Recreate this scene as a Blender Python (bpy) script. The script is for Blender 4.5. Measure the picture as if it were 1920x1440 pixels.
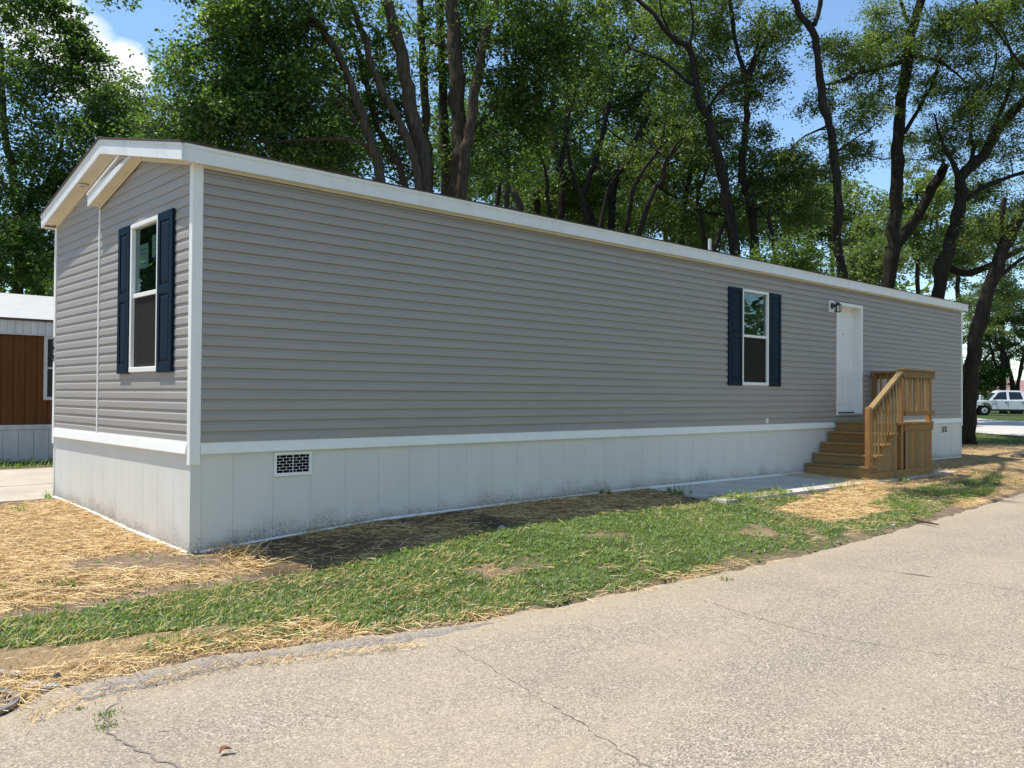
import bpy, bmesh, math, random
import numpy as np
from mathutils import Vector, Matrix

for o in list(bpy.data.objects): bpy.data.objects.remove(o)
SC = bpy.context.scene
COL = SC.collection
rng = np.random.default_rng(7)
random.seed(7)

# ------------------------------------------------------------------ camera
CAM = np.array([-3.25725, -7.84098, 1.48174]); YAW, PITCH, ROLL = 0.74918, 0.01374, 0.0069
fw = Vector((math.sin(YAW)*math.cos(PITCH), math.cos(YAW)*math.cos(PITCH), math.sin(PITCH)))
rr = Vector((math.cos(YAW), -math.sin(YAW), 0)); uu = rr.cross(fw)
r2 = rr*math.cos(ROLL)+uu*math.sin(ROLL); u2 = -rr*math.sin(ROLL)+uu*math.cos(ROLL)
cd = bpy.data.cameras.new('camera'); cam = bpy.data.objects.new('camera', cd); COL.objects.link(cam)
cd.sensor_fit = 'HORIZONTAL'; cd.sensor_width = 36; cd.lens = 36*1617.48/1920
cd.clip_start = .05; cd.clip_end = 3000
cam.matrix_world = Matrix(((r2.x, u2.x, -fw.x, CAM[0]), (r2.y, u2.y, -fw.y, CAM[1]), (r2.z, u2.z, -fw.z, CAM[2]), (0, 0, 0, 1)))
SC.camera = cam
SC.render.resolution_x, SC.render.resolution_y = 1024, 768

# ------------------------------------------------------------------ sky, sun, exposure
SUN = Vector((-.23, .265, 1)).normalized()
SKY_STRENGTH = .15; SUN_STRENGTH = 4.75; EXPOSURE = .42
CLOUDS = [(0.201, 0.907, 0.371, 0.072), (0.228, 0.908, 0.352, 0.072), (0.261, 0.906, 0.333, 0.065), (0.296, 0.898, 0.324, 0.05), (-.5, .6, .6, .25), (-.8, -.3, .45, .25), (.2, -.85, .5, .3), (.85, -.35, .4, .22), (-.3, -.6, .72, .2)]
w = bpy.data.worlds.new('World'); SC.world = w; w.use_nodes = True
nt = w.node_tree; nt.nodes.clear()
def nd(nt, t, **k):
    n = nt.nodes.new(t)
    for a, v in k.items(): setattr(n, a, v)
    return n
wo = nd(nt, 'ShaderNodeOutputWorld'); bg = nd(nt, 'ShaderNodeBackground')
sky = nd(nt, 'ShaderNodeTexSky', sky_type='NISHITA', sun_disc=False)
sky.sun_elevation = math.asin(SUN.z); sky.sun_rotation = math.atan2(SUN.x, SUN.y)
sky.air_density = 1.0; sky.dust_density = .0; sky.ozone_density = 2.0
geo = nd(nt, 'ShaderNodeTexCoord'); mp = nd(nt, 'ShaderNodeMapping'); mp.inputs['Scale'].default_value = (1, 1, 1.8)
nz = nd(nt, 'ShaderNodeTexNoise'); nz.inputs['Scale'].default_value = 9; nz.inputs['Detail'].default_value = 9; nz.inputs['Roughness'].default_value = .6
L = nt.links.new
L(geo.outputs['Generated'], mp.inputs['Vector']); L(mp.outputs['Vector'], nz.inputs['Vector'])
acc = None
for (cx, cy, cz, wd) in CLOUDS:                       # a few fair-weather cumulus round the sky
    dt = nd(nt, 'ShaderNodeVectorMath', operation='DISTANCE'); dt.inputs[1].default_value = (cx, cy, cz); L(geo.outputs['Generated'], dt.inputs[0])
    mr = nd(nt, 'ShaderNodeMapRange'); mr.inputs['From Min'].default_value = wd; mr.inputs['From Max'].default_value = 0; L(dt.outputs['Value'], mr.inputs['Value'])
    if acc is None: acc = mr.outputs[0]
    else:
        ad = nd(nt, 'ShaderNodeMath', operation='MAXIMUM'); L(acc, ad.inputs[0]); L(mr.outputs[0], ad.inputs[1]); acc = ad.outputs[0]
sm_ = nd(nt, 'ShaderNodeMath', operation='MULTIPLY_ADD'); sm_.inputs[1].default_value = .8; L(acc, sm_.inputs[0]); L(nz.outputs['Fac'], sm_.inputs[2])
cr = nd(nt, 'ShaderNodeValToRGB'); cr.color_ramp.elements[0].position = .74; cr.color_ramp.elements[1].position = .96; L(sm_.outputs[0], cr.inputs['Fac'])
mx = nd(nt, 'ShaderNodeMix', data_type='RGBA'); mx.inputs['B'].default_value = (6.0, 6.2, 6.5, 1)
L(cr.outputs['Color'], mx.inputs['Factor']); tn = nd(nt, 'ShaderNodeMix', data_type='RGBA', blend_type='MULTIPLY'); tn.inputs['Factor'].default_value = 1; tn.inputs['B'].default_value = (.95, 1.04, 1.06, 1)   # clear summer azure
L(sky.outputs['Color'], tn.inputs['A']); L(tn.outputs['Result'], mx.inputs['A']); L(mx.outputs['Result'], bg.inputs['Color'])
bg.inputs['Strength'].default_value = SKY_STRENGTH; L(bg.outputs['Background'], wo.inputs['Surface'])
sl = bpy.data.lights.new('sun', 'SUN'); so = bpy.data.objects.new('sun', sl); COL.objects.link(so)
sl.energy = SUN_STRENGTH; sl.angle = math.radians(.55); sl.color = (1, .955, .88)
so.rotation_euler = (-SUN).to_track_quat('-Z', 'Y').to_euler(); so.location = SUN*60
vs = SC.view_settings; vs.view_transform = 'Standard'; vs.look = 'None'; vs.gamma = 1; vs.exposure = EXPOSURE; vs.use_curve_mapping = False
try: SC.cycles.transparent_max_bounces = 12; SC.cycles.max_bounces = 8
except Exception: pass

# ------------------------------------------------------------------ helpers: materials
def M(name, rough=.6, spec=.4):
    m = bpy.data.materials.new(name); m.use_nodes = True
    b = m.node_tree.nodes['Principled BSDF']; b.inputs['Roughness'].default_value = rough
    b.inputs['Specular IOR Level'].default_value = spec
    return m, m.node_tree, b
def coords(nt, scale=(1, 1, 1), kind='Object'):
    t = nd(nt, 'ShaderNodeTexCoord'); mp = nd(nt, 'ShaderNodeMapping'); mp.inputs['Scale'].default_value = scale
    nt.links.new(t.outputs[kind], mp.inputs['Vector']); return mp.outputs['Vector']
def noise(nt, vec, scale, detail=4, rough=.6):
    n = nd(nt, 'ShaderNodeTexNoise'); n.inputs['Scale'].default_value = scale; n.inputs['Detail'].default_value = detail; n.inputs['Roughness'].default_value = rough
    nt.links.new(vec, n.inputs['Vector']); return n.outputs['Fac']
def ramp(nt, fac, stops):
    r = nd(nt, 'ShaderNodeValToRGB'); e = r.color_ramp.elements
    while len(e) < len(stops): e.new(.5)
    for i, (p, c) in enumerate(stops):
        e[i].position = p; e[i].color = (c if len(c) == 4 else (*c, 1)) if not isinstance(c, (int, float)) else (c, c, c, 1)
    nt.links.new(fac, r.inputs['Fac']); return r.outputs['Color']
def mixc(nt, f, a, b, mode='MIX'):
    m = nd(nt, 'ShaderNodeMix', data_type='RGBA', blend_type=mode)
    for s, v in (('Factor', f), ('A', a), ('B', b)):
        if isinstance(v, bpy.types.NodeSocket): nt.links.new(v, m.inputs[s])
        else: m.inputs[s].default_value = v if isinstance(v, (int, float)) else (*v, 1)
    return m.outputs['Result']
def math_(nt, op, a, b=0.0, clamp=False):
    m = nd(nt, 'ShaderNodeMath', operation=op, use_clamp=clamp)
    for i, v in enumerate((a, b)):
        if isinstance(v, bpy.types.NodeSocket): nt.links.new(v, m.inputs[i])
        else: m.inputs[i].default_value = v
    return m.outputs[0]
def bump(nt, b, h, strength=.3, dist=.01):
    n = nd(nt, 'ShaderNodeBump'); n.inputs['Strength'].default_value = strength; n.inputs['Distance'].default_value = dist
    nt.links.new(h, n.inputs['Height']); nt.links.new(n.outputs['Normal'], b.inputs['Normal'])
def attr(nt, name):
    a = nd(nt, 'ShaderNodeAttribute'); a.attribute_name = name; return a.outputs['Fac']
def plain(name, c, rough=.55, var=.12, scale=6, spec=.4, stretch=(1, 1, 1), bs=0.0, bscale=40, dirt=None):
    m, nt, b = M(name, rough, spec); v = coords(nt, stretch)
    f = noise(nt, v, scale, 5)
    a = tuple(x*(1-var) for x in c); d = tuple(min(1, x*(1+var)) for x in c)
    col = ramp(nt, f, [(.3, a), (.7, d)])
    if dirt:
        f2 = noise(nt, coords(nt, (1, 1, .35)), 3.1, 6, .7)
        col = mixc(nt, ramp(nt, f2, [(.52, 0), (.8, dirt[1])]), col, dirt[0])
    nt.links.new(col, b.inputs['Base Color'])
    if bs: bump(nt, b, noise(nt, v, bscale, 3), bs, .004)
    return m

MAT = {}
MAT['siding'] = plain('siding_vinyl', (.348, .326, .302), .5, .05, 3, .35, (.25, .25, 3), .12, 120)
MAT['white'] = plain('white_vinyl', (.84, .84, .80), .42, .03, 4, .4)
MAT['fascia'] = plain('white_fascia', (.80, .81, .80), .35, .03, 5, .45, dirt=((.45, .45, .46), .45))
MAT['cream'] = plain('cream_soffit', (.74, .69, .56), .5, .04, 4)
MAT['navy'] = plain('navy_shutter', (.004, .017, .033), .6, .15, 12, .16, bs=.1, bscale=200)
MAT['black'] = plain('black_metal', (.012, .012, .013), .35, .2, 20, .5)
MAT['dark'] = plain('dark_void', (.006, .006, .007), .9, .2, 5, .1)
MAT['room'] = plain('room_wall', (.16, .16, .15), .9, .1, 2, .1)
MAT['blind'] = plain('blind_slats', (.75, .75, .72), .6, .05, 3)
MAT['paper'] = plain('paper', (.72, .76, .74), .7, .04, 9)
MAT['ink'] = plain('grey_print', (.30, .34, .36), .7, .1, 9)
MAT['door'] = plain('door_paint', (.83, .83, .81), .4, .02, 3)
MAT['shingle'] = plain('brown_shingle', (.085, .062, .05), .9, .35, 30, .2, bs=.4, bscale=80)
MAT['pipe'] = plain('white_pipe', (.7, .7, .7), .4, .05, 6)
MAT['screen'] = plain('insect_screen', (.045, .045, .045), .8, .1, 60, .1)
MAT['concrete'] = plain('pale_concrete', (.52, .48, .42), .85, .14, 2.2, .2, bs=.25, bscale=90, dirt=((.30, .26, .20), .5))
MAT['drive'] = plain('tan_concrete', (.44, .385, .31), .85, .14, 1.6, .2, bs=.25, bscale=90, dirt=((.30, .22, .13), .75))
MAT['street'] = plain('pale_street', (.46, .43, .39), .85, .10, .4, .2)
MAT['stone'] = plain('pale_stone', (.42, .40, .38), .85, .3, 18, .2, bs=.5, bscale=30)
MAT['darkstone'] = plain('dark_stone', (.09, .085, .08), .8, .4, 22, .2, bs=.5, bscale=30)
MAT['iron'] = plain('worn_iron', (.21, .185, .165), .5, .25, 22, .5, bs=.4, bscale=50)
MAT['brownleaf'] = plain('dead_leaf', (.20, .085, .045), .8, .35, 30, .2)
MAT['stick'] = plain('dead_wood', (.10, .06, .04), .85, .4, 14, .2)
MAT['redclay'] = plain('reddish_patch', (.28, .20, .17), .9, .2, 20, .2)
MAT['brownwall'] = plain('brown_ribbed_metal', (.105, .036, .005), .55, .15, 3, .25, (3, 3, .4))
MAT['neighwhite'] = plain('weathered_white_metal', (.52, .52, .50), .5, .10, 3, .4, (2, 2, .5), dirt=((.30, .29, .27), .5))
MAT['neighroof'] = plain('white_roof_coat', (.44, .435, .42), .6, .06, 2.5, .3)
MAT['truck'] = plain('white_truck_paint', (.78, .80, .82), .22, .02, 3, .6)
MAT['tyre'] = plain('rubber', (.012, .012, .012), .85, .2, 20, .2)
MAT['chrome'] = plain('dull_chrome', (.5, .5, .52), .25, .05, 9, .7)
MAT['carglass'] = plain('tinted_glass', (.012, .016, .02), .08, .1, 2, .6)
MAT['pinkroof'] = plain('faded_red_roof', (.30, .16, .15), .8, .12, 2)
MAT['farwhite'] = plain('far_white_wall', (.62, .62, .62), .7, .04, 2)

def wood(name, c, var=.3):
    m, nt, b = M(name, .7, .25)
    oi = nd(nt, 'ShaderNodeObjectInfo')
    v = coords(nt, (1, 1, 1))
    return m, nt, b, v, oi
def wood_mat(name, c, stretch, red=.0):
    m, nt, b, v, oi = wood(name, c)
    g = noise(nt, coords(nt, stretch), 9, 6, .65)
    col = ramp(nt, g, [(.28, tuple(x*.62 for x in c)), (.5, c), (.75, tuple(x*1.35 for x in c))])
    k = nd(nt, 'ShaderNodeTexVoronoi'); k.inputs['Scale'].default_value = 3.2; nt.links.new(coords(nt, tuple(min(2.2, s*.5+.4) for s in stretch)), k.inputs['Vector'])
    knot = ramp(nt, k.outputs['Distance'], [(.04, 1), (.10, 0)])
    col = mixc(nt, knot, col, tuple(x*.35 for x in c))
    tint = ramp(nt, oi.outputs['Random'], [(0, (.66, .70, .66)), (.35, (1, 1, 1)), (.7, (1.15, 1.05, .92)), (1, (.92, .74, .60))])
    col = mixc(nt, 1.0, col, tint, 'MULTIPLY')
    nt.links.new(col, b.inputs['Base Color']); bump(nt, b, g, .25, .004)
    return m
WC = (.30, .20, .086)
MAT['wood_x'] = wood_mat('treated_lumber_along', WC, (1.2, 9, 9))
MAT['wood_y'] = wood_mat('treated_lumber_across', WC, (9, 1.2, 9))
MAT['wood_z'] = wood_mat('treated_lumber_upright', WC, (9, 9, 1.0))
MAT['post'] = wood_mat('reddish_post', (.36, .19, .070), (8, 8, .8))

def glass():
    m = bpy.data.materials.new('window_glass'); m.use_nodes = True; nt = m.node_tree; nt.nodes.clear()
    o = nd(nt, 'ShaderNodeOutputMaterial'); t = nd(nt, 'ShaderNodeBsdfTransparent'); t.inputs['Color'].default_value = (.62, .76, .72, 1)
    g = nd(nt, 'ShaderNodeBsdfGlossy'); g.inputs['Roughness'].default_value = .0; g.inputs['Color'].default_value = (.62, .80, .80, 1)
    f = nd(nt, 'ShaderNodeFresnel'); f.inputs['IOR'].default_value = 1.75; mx = nd(nt, 'ShaderNodeMixShader')
    ff = math_(nt, 'MULTIPLY', f.outputs[0], 1.5, True)
    n = nd(nt, 'ShaderNodeBump'); n.inputs['Strength'].default_value = .02; n.inputs['Distance'].default_value = .02
    nt.links.new(noise(nt, coords(nt), 2.5, 2), n.inputs['Height']); nt.links.new(n.outputs[0], g.inputs['Normal'])
    nt.links.new(ff, mx.inputs[0]); nt.links.new(t.outputs[0], mx.inputs[1]); nt.links.new(g.outputs[0], mx.inputs[2]); nt.links.new(mx.outputs[0], o.inputs[0])
    return m
MAT['glass'] = glass()
def screen_mat():
    m = bpy.data.materials.new('screen_mesh'); m.use_nodes = True; nt = m.node_tree; nt.nodes.clear()
    o = nd(nt, 'ShaderNodeOutputMaterial'); t = nd(nt, 'ShaderNodeBsdfTransparent'); d = nd(nt, 'ShaderNodeBsdfDiffuse'); d.inputs['Color'].default_value = (.045, .044, .041, 1)
    mx = nd(nt, 'ShaderNodeMixShader'); lw = nd(nt, 'ShaderNodeLayerWeight'); lw.inputs[0].default_value = .35
    nt.links.new(math_(nt, 'ADD', .45, math_(nt, 'MULTIPLY', lw.outputs['Facing'], .5), True), mx.inputs[0]); nt.links.new(t.outputs[0], mx.inputs[1]); nt.links.new(d.outputs[0], mx.inputs[2]); nt.links.new(mx.outputs[0], o.inputs[0])
    return m
MAT['mesh'] = screen_mat()

def skirt_mat():
    m, nt, b = M('white_skirting', .45, .4); v = coords(nt)
    base = ramp(nt, noise(nt, coords(nt, (1, 1, .4)), 3, 4), [(.3, (.665, .66, .62)), (.7, (.715, .71, .665))])
    h = attr(nt, 'height_above_soil')
    sp = noise(nt, coords(nt, (1, 1, .7)), 85, 5, .8); big = noise(nt, v, 2.3, 4, .6)
    lim = math_(nt, 'MULTIPLY', math_(nt, 'POWER', big, 1.6), .85)                                  # how high the soil splash reaches
    f = math_(nt, 'SUBTRACT', 1.0, math_(nt, 'DIVIDE', h, lim), True)
    thr = math_(nt, 'SUBTRACT', .675, math_(nt, 'MULTIPLY', f, .25))
    s = math_(nt, 'MULTIPLY', math_(nt, 'MULTIPLY', math_(nt, 'SUBTRACT', sp, thr), 10, True), .78)
    haze = math_(nt, 'MULTIPLY', math_(nt, 'POWER', f, 2.0), .45, True)
    col = mixc(nt, haze, base, (.42, .40, .37)); col = mixc(nt, s, col, (.07, .062, .052))
    nt.links.new(col, b.inputs['Base Color']); bump(nt, b, noise(nt, coords(nt, (9, 9, .4)), 30, 3), .10, .003)
    return m
MAT['skirt'] = skirt_mat()

def leaf_mat(name, c0, c1, c2):
    m = bpy.data.materials.new(name); m.use_nodes = True; nt = m.node_tree; nt.nodes.clear()
    o = nd(nt, 'ShaderNodeOutputMaterial'); t = attr(nt, 'tint')
    col = ramp(nt, t, [(0, c0), (.5, c1), (1, c2)])
    d = nd(nt, 'ShaderNodeBsdfPrincipled'); d.inputs['Roughness'].default_value = .42; d.inputs['Specular IOR Level'].default_value = .55
    tr = nd(nt, 'ShaderNodeBsdfTranslucent'); mx = nd(nt, 'ShaderNodeMixShader'); mx.inputs[0].default_value = .52
    tc = mixc(nt, 1.0, col, (1.42, 1.52, .72), 'MULTIPLY')
    nt.links.new(col, d.inputs['Base Color']); nt.links.new(tc, tr.inputs['Color'])
    nt.links.new(d.outputs[0], mx.inputs[1]); nt.links.new(tr.outputs[0], mx.inputs[2]); nt.links.new(mx.outputs[0], o.inputs[0])
    return m
LEAF = [leaf_mat('maple_leaves', (.030, .066, .016), (.074, .134, .031), (.24, .32, .08)),  # first three kinds: brightest tints stand in for sunlit highlights on leaves
        leaf_mat('olive_leaves', (.046, .078, .022), (.104, .152, .042), (.28, .33, .10)),
        leaf_mat('locust_leaves', (.048, .080, .022), (.110, .158, .042), (.30, .35, .105)),
        leaf_mat('pale_leaves', (.085, .13, .042), (.125, .17, .058), (.18, .21, .08))]
MAT['grass'] = leaf_mat('grass_blades', (.105, .170, .040), (.195, .270, .078), (.42, .39, .20))
MAT['broadleaf'] = leaf_mat('lawn_weeds', (.115, .185, .062), (.20, .275, .105), (.36, .40, .22))
def straw_mat():
    m, nt, b = M('straw', .55, .35); t = attr(nt, 'tint')
    col = ramp(nt, t, [(0, (.36, .22, .085)), (.35, (.58, .37, .14)), (.75, (.70, .49, .21)), (1, (.78, .62, .36))])
    nt.links.new(col, b.inputs['Base Color']); return m
MAT['straw'] = straw_mat()
def bark(name, c):
    m, nt, b = M(name, .9, .15)
    g = noise(nt, coords(nt, (9, 9, 1.3)), 2.2, 8, .7); g2 = noise(nt, coords(nt), .8, 3)
    col = ramp(nt, g, [(.32, tuple(x*.35 for x in c)), (.52, c), (.72, tuple(x*1.7 for x in c))])
    col = mixc(nt, ramp(nt, g2, [(.5, 0), (.8, .35)]), col, (.07, .075, .05))
    nt.links.new(col, b.inputs['Base Color']); bump(nt, b, g, .9, .05); return m
MAT['bark0'] = bark('grey_brown_bark', (.085, .066, .047)); MAT['bark1'] = bark('dark_bark', (.034, .027, .021))

def soil_mat():
    m, nt, b = M('soil_and_straw', .95, .1); v = coords(nt)
    s = attr(nt, 'straw'); g = attr(nt, 'turf')
    n1 = noise(nt, v, 7, 6, .65); n2 = noise(nt, v, 45, 5, .7)
    soil = ramp(nt, n1, [(.25, (.13, .092, .062)), (.5, (.24, .175, .12)), (.75, (.33, .25, .17))])
    soil = mixc(nt, .6, soil, ramp(nt, n2, [(.3, (.55, .55, .55)), (.7, (1.2, 1.2, 1.2))]), 'MULTIPLY')
    st = ramp(nt, n2, [(.25, (.23, .155, .080)), (.5, (.41, .29, .150)), (.75, (.58, .44, .23))])
    tf = ramp(nt, n2, [(.3, (.030, .050, .014)), (.6, (.065, .090, .028)), (.8, (.14, .13, .06))])
    soil = mixc(nt, attr(nt, 'shade_soil'), soil, ramp(nt, n2, [(.3, (.030, .022, .015)), (.7, (.085, .062, .042))])); s = math_(nt, 'MULTIPLY', s, .8)  # dark soil along the wall, its colour lowered to deepen the shadow band
    col = mixc(nt, s, soil, st); col = mixc(nt, g, col, tf)
    nt.links.new(col, b.inputs['Base Color']); bump(nt, b, n2, .8, .03); return m
MAT['soil'] = soil_mat()
def road_mat(name, c, dust=.75):
    m, nt, b = M(name, .88, .2); v = coords(nt)
    vo = nd(nt, 'ShaderNodeTexVoronoi'); vo.inputs['Scale'].default_value = 125; nt.links.new(v, vo.inputs['Vector'])
    sep = nd(nt, 'ShaderNodeSeparateColor'); nt.links.new(vo.outputs['Color'], sep.inputs[0])
    ag = ramp(nt, sep.outputs[0], [(0, tuple(x*.44 for x in c)), (.5, tuple(x*.97 for x in c)), (.85, tuple(x*1.30 for x in c)), (1, tuple(min(1, x*1.9) for x in c))])
    f2 = noise(nt, v, 26, 4, .7)
    ag = mixc(nt, .55, ag, ramp(nt, f2, [(.3, (.70, .70, .72)), (.7, (1.18, 1.17, 1.15))]), 'MULTIPLY')
    big = noise(nt, coords(nt, (.45, 1.2, 1)), 1.1, 7, .68)
    ag = mixc(nt, ramp(nt, big, [(.40, 0), (.80, dust)]), ag, (.43, .345, .245))
    big2 = noise(nt, coords(nt, (.9, .6, 1)), .8, 5, .6)
    ag = mixc(nt, ramp(nt, big2, [(.48, 0), (.72, .40)]), ag, tuple(x*.74 for x in c))
    du = math_(nt, 'MULTIPLY', attr(nt, 'sand'), ramp(nt, noise(nt, v, 5.5, 6, .7), [(.25, .15), (.6, 1)]), True)
    ag = mixc(nt, math_(nt, 'MULTIPLY', du, .8), ag, (.40, .315, .215))
    sp = noise(nt, v, 13, 2, .5); ag = mixc(nt, ramp(nt, sp, [(.755, 0), (.775, .75)]), ag, (.05, .045, .04))
    nt.links.new(ag, b.inputs['Base Color'])
    bump(nt, b, math_(nt, 'ADD', vo.outputs['Distance'], f2), .55, .008); return m
MAT['road'] = road_mat('worn_asphalt', (.325, .276, .212)); MAT['oldroad'] = road_mat('old_grey_asphalt', (.245, .225, .205), .3)
MAT['crack'] = plain('crack_fill', (.20, .172, .145), .95, .35, 16, .1)

# ------------------------------------------------------------------ helpers: objects
def tag(o, label=None, cat=None, group=None, kind=None):
    for k, v in (('label', label), ('category', cat), ('group', group), ('kind', kind)):
        if v: o[k] = v
    return o
def empty(name, loc=(0, 0, 0), **k):
    o = bpy.data.objects.new(name, None); COL.objects.link(o); o.location = loc; o.empty_display_size = .2
    return tag(o, **k)
def link(name, me, mat, parent=None, **k):
    o = bpy.data.objects.new(name, me); COL.objects.link(o)
    if mat is not None and not me.materials: me.materials.append(MAT[mat] if isinstance(mat, str) else mat)
    if parent is not None:
        o.parent = parent
        if parent.type == 'EMPTY': o.matrix_parent_inverse = Matrix.Translation(-Vector(parent.location))
    return tag(o, **k)
def np_mesh(name, v, f, smooth=False, attrs=None):
    me = bpy.data.meshes.new(name); v = np.asarray(v, np.float32); f = np.asarray(f, np.int32)
    me.vertices.add(len(v)); me.vertices.foreach_set('co', v.ravel())
    n, k = f.shape
    me.loops.add(n*k); me.loops.foreach_set('vertex_index', f.ravel())
    me.polygons.add(n); me.polygons.foreach_set('loop_start', np.arange(0, n*k, k, dtype=np.int32)); me.polygons.foreach_set('loop_total', np.full(n, k, np.int32))
    me.polygons.foreach_set('use_smooth', np.full(n, bool(smooth)))
    for an, av in (attrs or {}).items():
        a = me.attributes.new(an, 'FLOAT', 'POINT'); a.data.foreach_set('value', np.asarray(av, np.float32))
    me.update(calc_edges=True); return me
class MB:
    """collects shapes, builds ONE mesh object"""
    def __init__(s, map=None, flip=False): s.v = []; s.f = []; s.map = map; s.flip = flip
    def add(s, vs, fs):
        n = len(s.v)
        s.v += [tuple(s.map(*p)) if s.map else tuple(p) for p in vs]
        s.f += [tuple(n+i for i in (reversed(q) if s.flip else q)) for q in fs]; return s
    def box(s, x0, x1, y0, y1, z0, z1, c=0.0):
        if c <= 0:
            vs = [(x, y, z) for x in (x0, x1) for y in (y0, y1) for z in (z0, z1)]
            return s.add(vs, [(0, 1, 3, 2), (4, 6, 7, 5), (0, 4, 5, 1), (2, 3, 7, 6), (0, 2, 6, 4), (1, 5, 7, 3)])
        bm = bmesh.new(); bmesh.ops.create_cube(bm, size=1)
        for q in bm.verts: q.co = Vector(((x0+x1)/2+q.co.x*(x1-x0), (y0+y1)/2+q.co.y*(y1-y0), (z0+z1)/2+q.co.z*(z1-z0)))
        bmesh.ops.bevel(bm, geom=bm.edges[:], offset=min(c, .3*min(abs(x1-x0), abs(y1-y0), abs(z1-z0))), segments=1, affect='EDGES')
        bm.verts.index_update(); s.add([tuple(q.co) for q in bm.verts], [tuple(q.index for q in f.verts) for f in bm.faces]); bm.free(); return s
    def prism(s, prof, a0, a1, ax=0):
        """closed polygon prof [(p,q)] extruded along axis ax from a0 to a1 (ends may be functions of (p,q))"""
        n = len(prof); f0 = a0 if callable(a0) else (lambda p, q: a0); f1 = a1 if callable(a1) else (lambda p, q: a1)
        mk = [lambda a, p, q: (a, p, q), lambda a, p, q: (p, a, q), lambda a, p, q: (p, q, a)][ax]
        vs = [mk(f0(p, q), p, q) for p, q in prof]+[mk(f1(p, q), p, q) for p, q in prof]
        fs = [(i, (i+1) % n, n+(i+1) % n, n+i) for i in range(n)]+[tuple(range(n-1, -1, -1)), tuple(range(n, 2*n))]
        return s.add(vs, fs)
    def cyl(s, c, r, h, ax=2, n=16, r2=None):
        r2 = r if r2 is None else r2; vs = []
        for k, (rad, a) in enumerate(((r, 0), (r2, h))):
            for i in range(n):
                t = 2*math.pi*i/n; p, q = rad*math.cos(t), rad*math.sin(t)
                d = [(a, p, q), (p, a, q), (p, q, a)][ax]; vs.append((c[0]+d[0], c[1]+d[1], c[2]+d[2]))
        return s.add(vs, [(i, (i+1) % n, n+(i+1) % n, n+i) for i in range(n)]+[tuple(range(n-1, -1, -1)), tuple(range(n, 2*n))])
    def mesh(s, name, fix=True):
        me = bpy.data.meshes.new(name); me.from_pydata(s.v, [], s.f); me.update()
        if fix:
            bm = bmesh.new(); bm.from_mesh(me); bmesh.ops.recalc_face_normals(bm, faces=bm.faces[:]); bm.to_mesh(me); bm.free()
        return me
    def build(s, name, mat, parent=None, **k): return link(name, s.mesh(name), mat, parent, **k)
FRONT = lambda u, o, z: (u, -o, z)      # the long wall: u along x, o outwards
GABLE = lambda u, o, z: (-o, u, z)      # the end wall: u along y, o outwards

def sm(t): t = np.clip(t, 0, 1); return t*t*(3-2*t)
EX = [-40, -6, -2.1, -1.8, -.9, -.2, .7, 1.9, 3.3, 5, 7, 10, 13, 20, 30, 60]
EY = [-5, -3.6, -2.77, -2.55, -2.55, -2.75, -3.0, -3.12, -3.2, -3.3, -3.3, -3.2, -3.0, -3.0, -3.2, -4]
def road_edge(x): return np.interp(x, EX, EY)
def ground(x, y):
    x = np.asarray(x, float); y = np.asarray(y, float)
    w = np.interp(x, [-8, -2, 0, .76, 1.36, 2, 5, 8, 11.2, 17, 18.8, 26, 40], [.05, 0, 0, .049, .089, .12, .155, .155, .1, .1, .083, .1, .15])
    a = np.interp(x, [-8, -2, .4, 1.5, 3.3, 8, 12, 20, 30], [-.13, -.12, -.10, -.02, .07, .05, .05, .05, .1])
    r = np.interp(x, [-10, 4, 12, 20, 35, 60], [-.18, -.17, -.12, -.05, .08, .2])
    ye = road_edge(x); t1 = sm(-y/1.15); t2 = np.clip((-y-1.15)/(-ye-1.15), 0, 1)
    f = np.where(y > -1.15, w+(a-w)*t1, a+(r-a)*t2)
    b = w+(.14-w)*sm(y/4.3)+.003*np.maximum(y-5, 0)
    h = np.where(y > 0, b, f); far = sm((x-30)/35.)
    return h*(1-far)+.25*far
def gz(x, y): return float(ground(x, y))

def vnoise(x, y, s, seed=0):
    """smooth value noise in 0..1"""
    x = np.asarray(x)*s; y = np.asarray(y)*s; xi = np.floor(x).astype(np.int64); yi = np.floor(y).astype(np.int64); fx = sm(x-xi); fy = sm(y-yi)
    def h(i, j):
        n = (i*374761393+j*668265263+seed*974711) & 0x7fffffff; n = ((n ^ (n >> 13))*1274126177) & 0x7fffffff; return ((n ^ (n >> 16)) & 0xffff)/65535.
    return (h(xi, yi)*(1-fx)+h(xi+1, yi)*fx)*(1-fy)+(h(xi, yi+1)*(1-fx)+h(xi+1, yi+1)*fx)*fy
def fbm(x, y, s, seed=0): return .55*vnoise(x, y, s, seed)+.3*vnoise(x, y, s*2.1, seed+1)+.15*vnoise(x, y, s*4.3, seed+2)
def inpoly(x, y, poly):
    x = np.asarray(x); y = np.asarray(y); c = np.zeros(x.shape, bool); n = len(poly)
    for i in range(n):
        (x0, y0), (x1, y1) = poly[i], poly[(i+1) % n]
        if y0 == y1: continue
        c ^= ((y0 > y) != (y1 > y)) & (x < (x1-x0)*(y-y0)/(y1-y0)+x0)
    return c
def blob(x, y, cx, cy, rx, ry): return np.clip(1.4-1.4*(((x-cx)/rx)**2+((y-cy)/ry)**2), 0, 1)
BARE = [(2.05, -2.1, .26, .13), (2.85, -2.68, .30, .13), (5.6, -2.35, .34, .2), (6.2, -2.8, .3, .14), (3.9, -1.7, .2, .1), (7.0, -3.05, .6, .16), (4.4, -3.15, .8, .1)]
DIRTS = [(-.6, .1, .55, .36), (-.1, -.22, .5, .28), (.05, -1.0, .6, .26), (-.6, -1.0, .5, .24), (-1.4, -1.0, .6, .2)]
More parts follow.
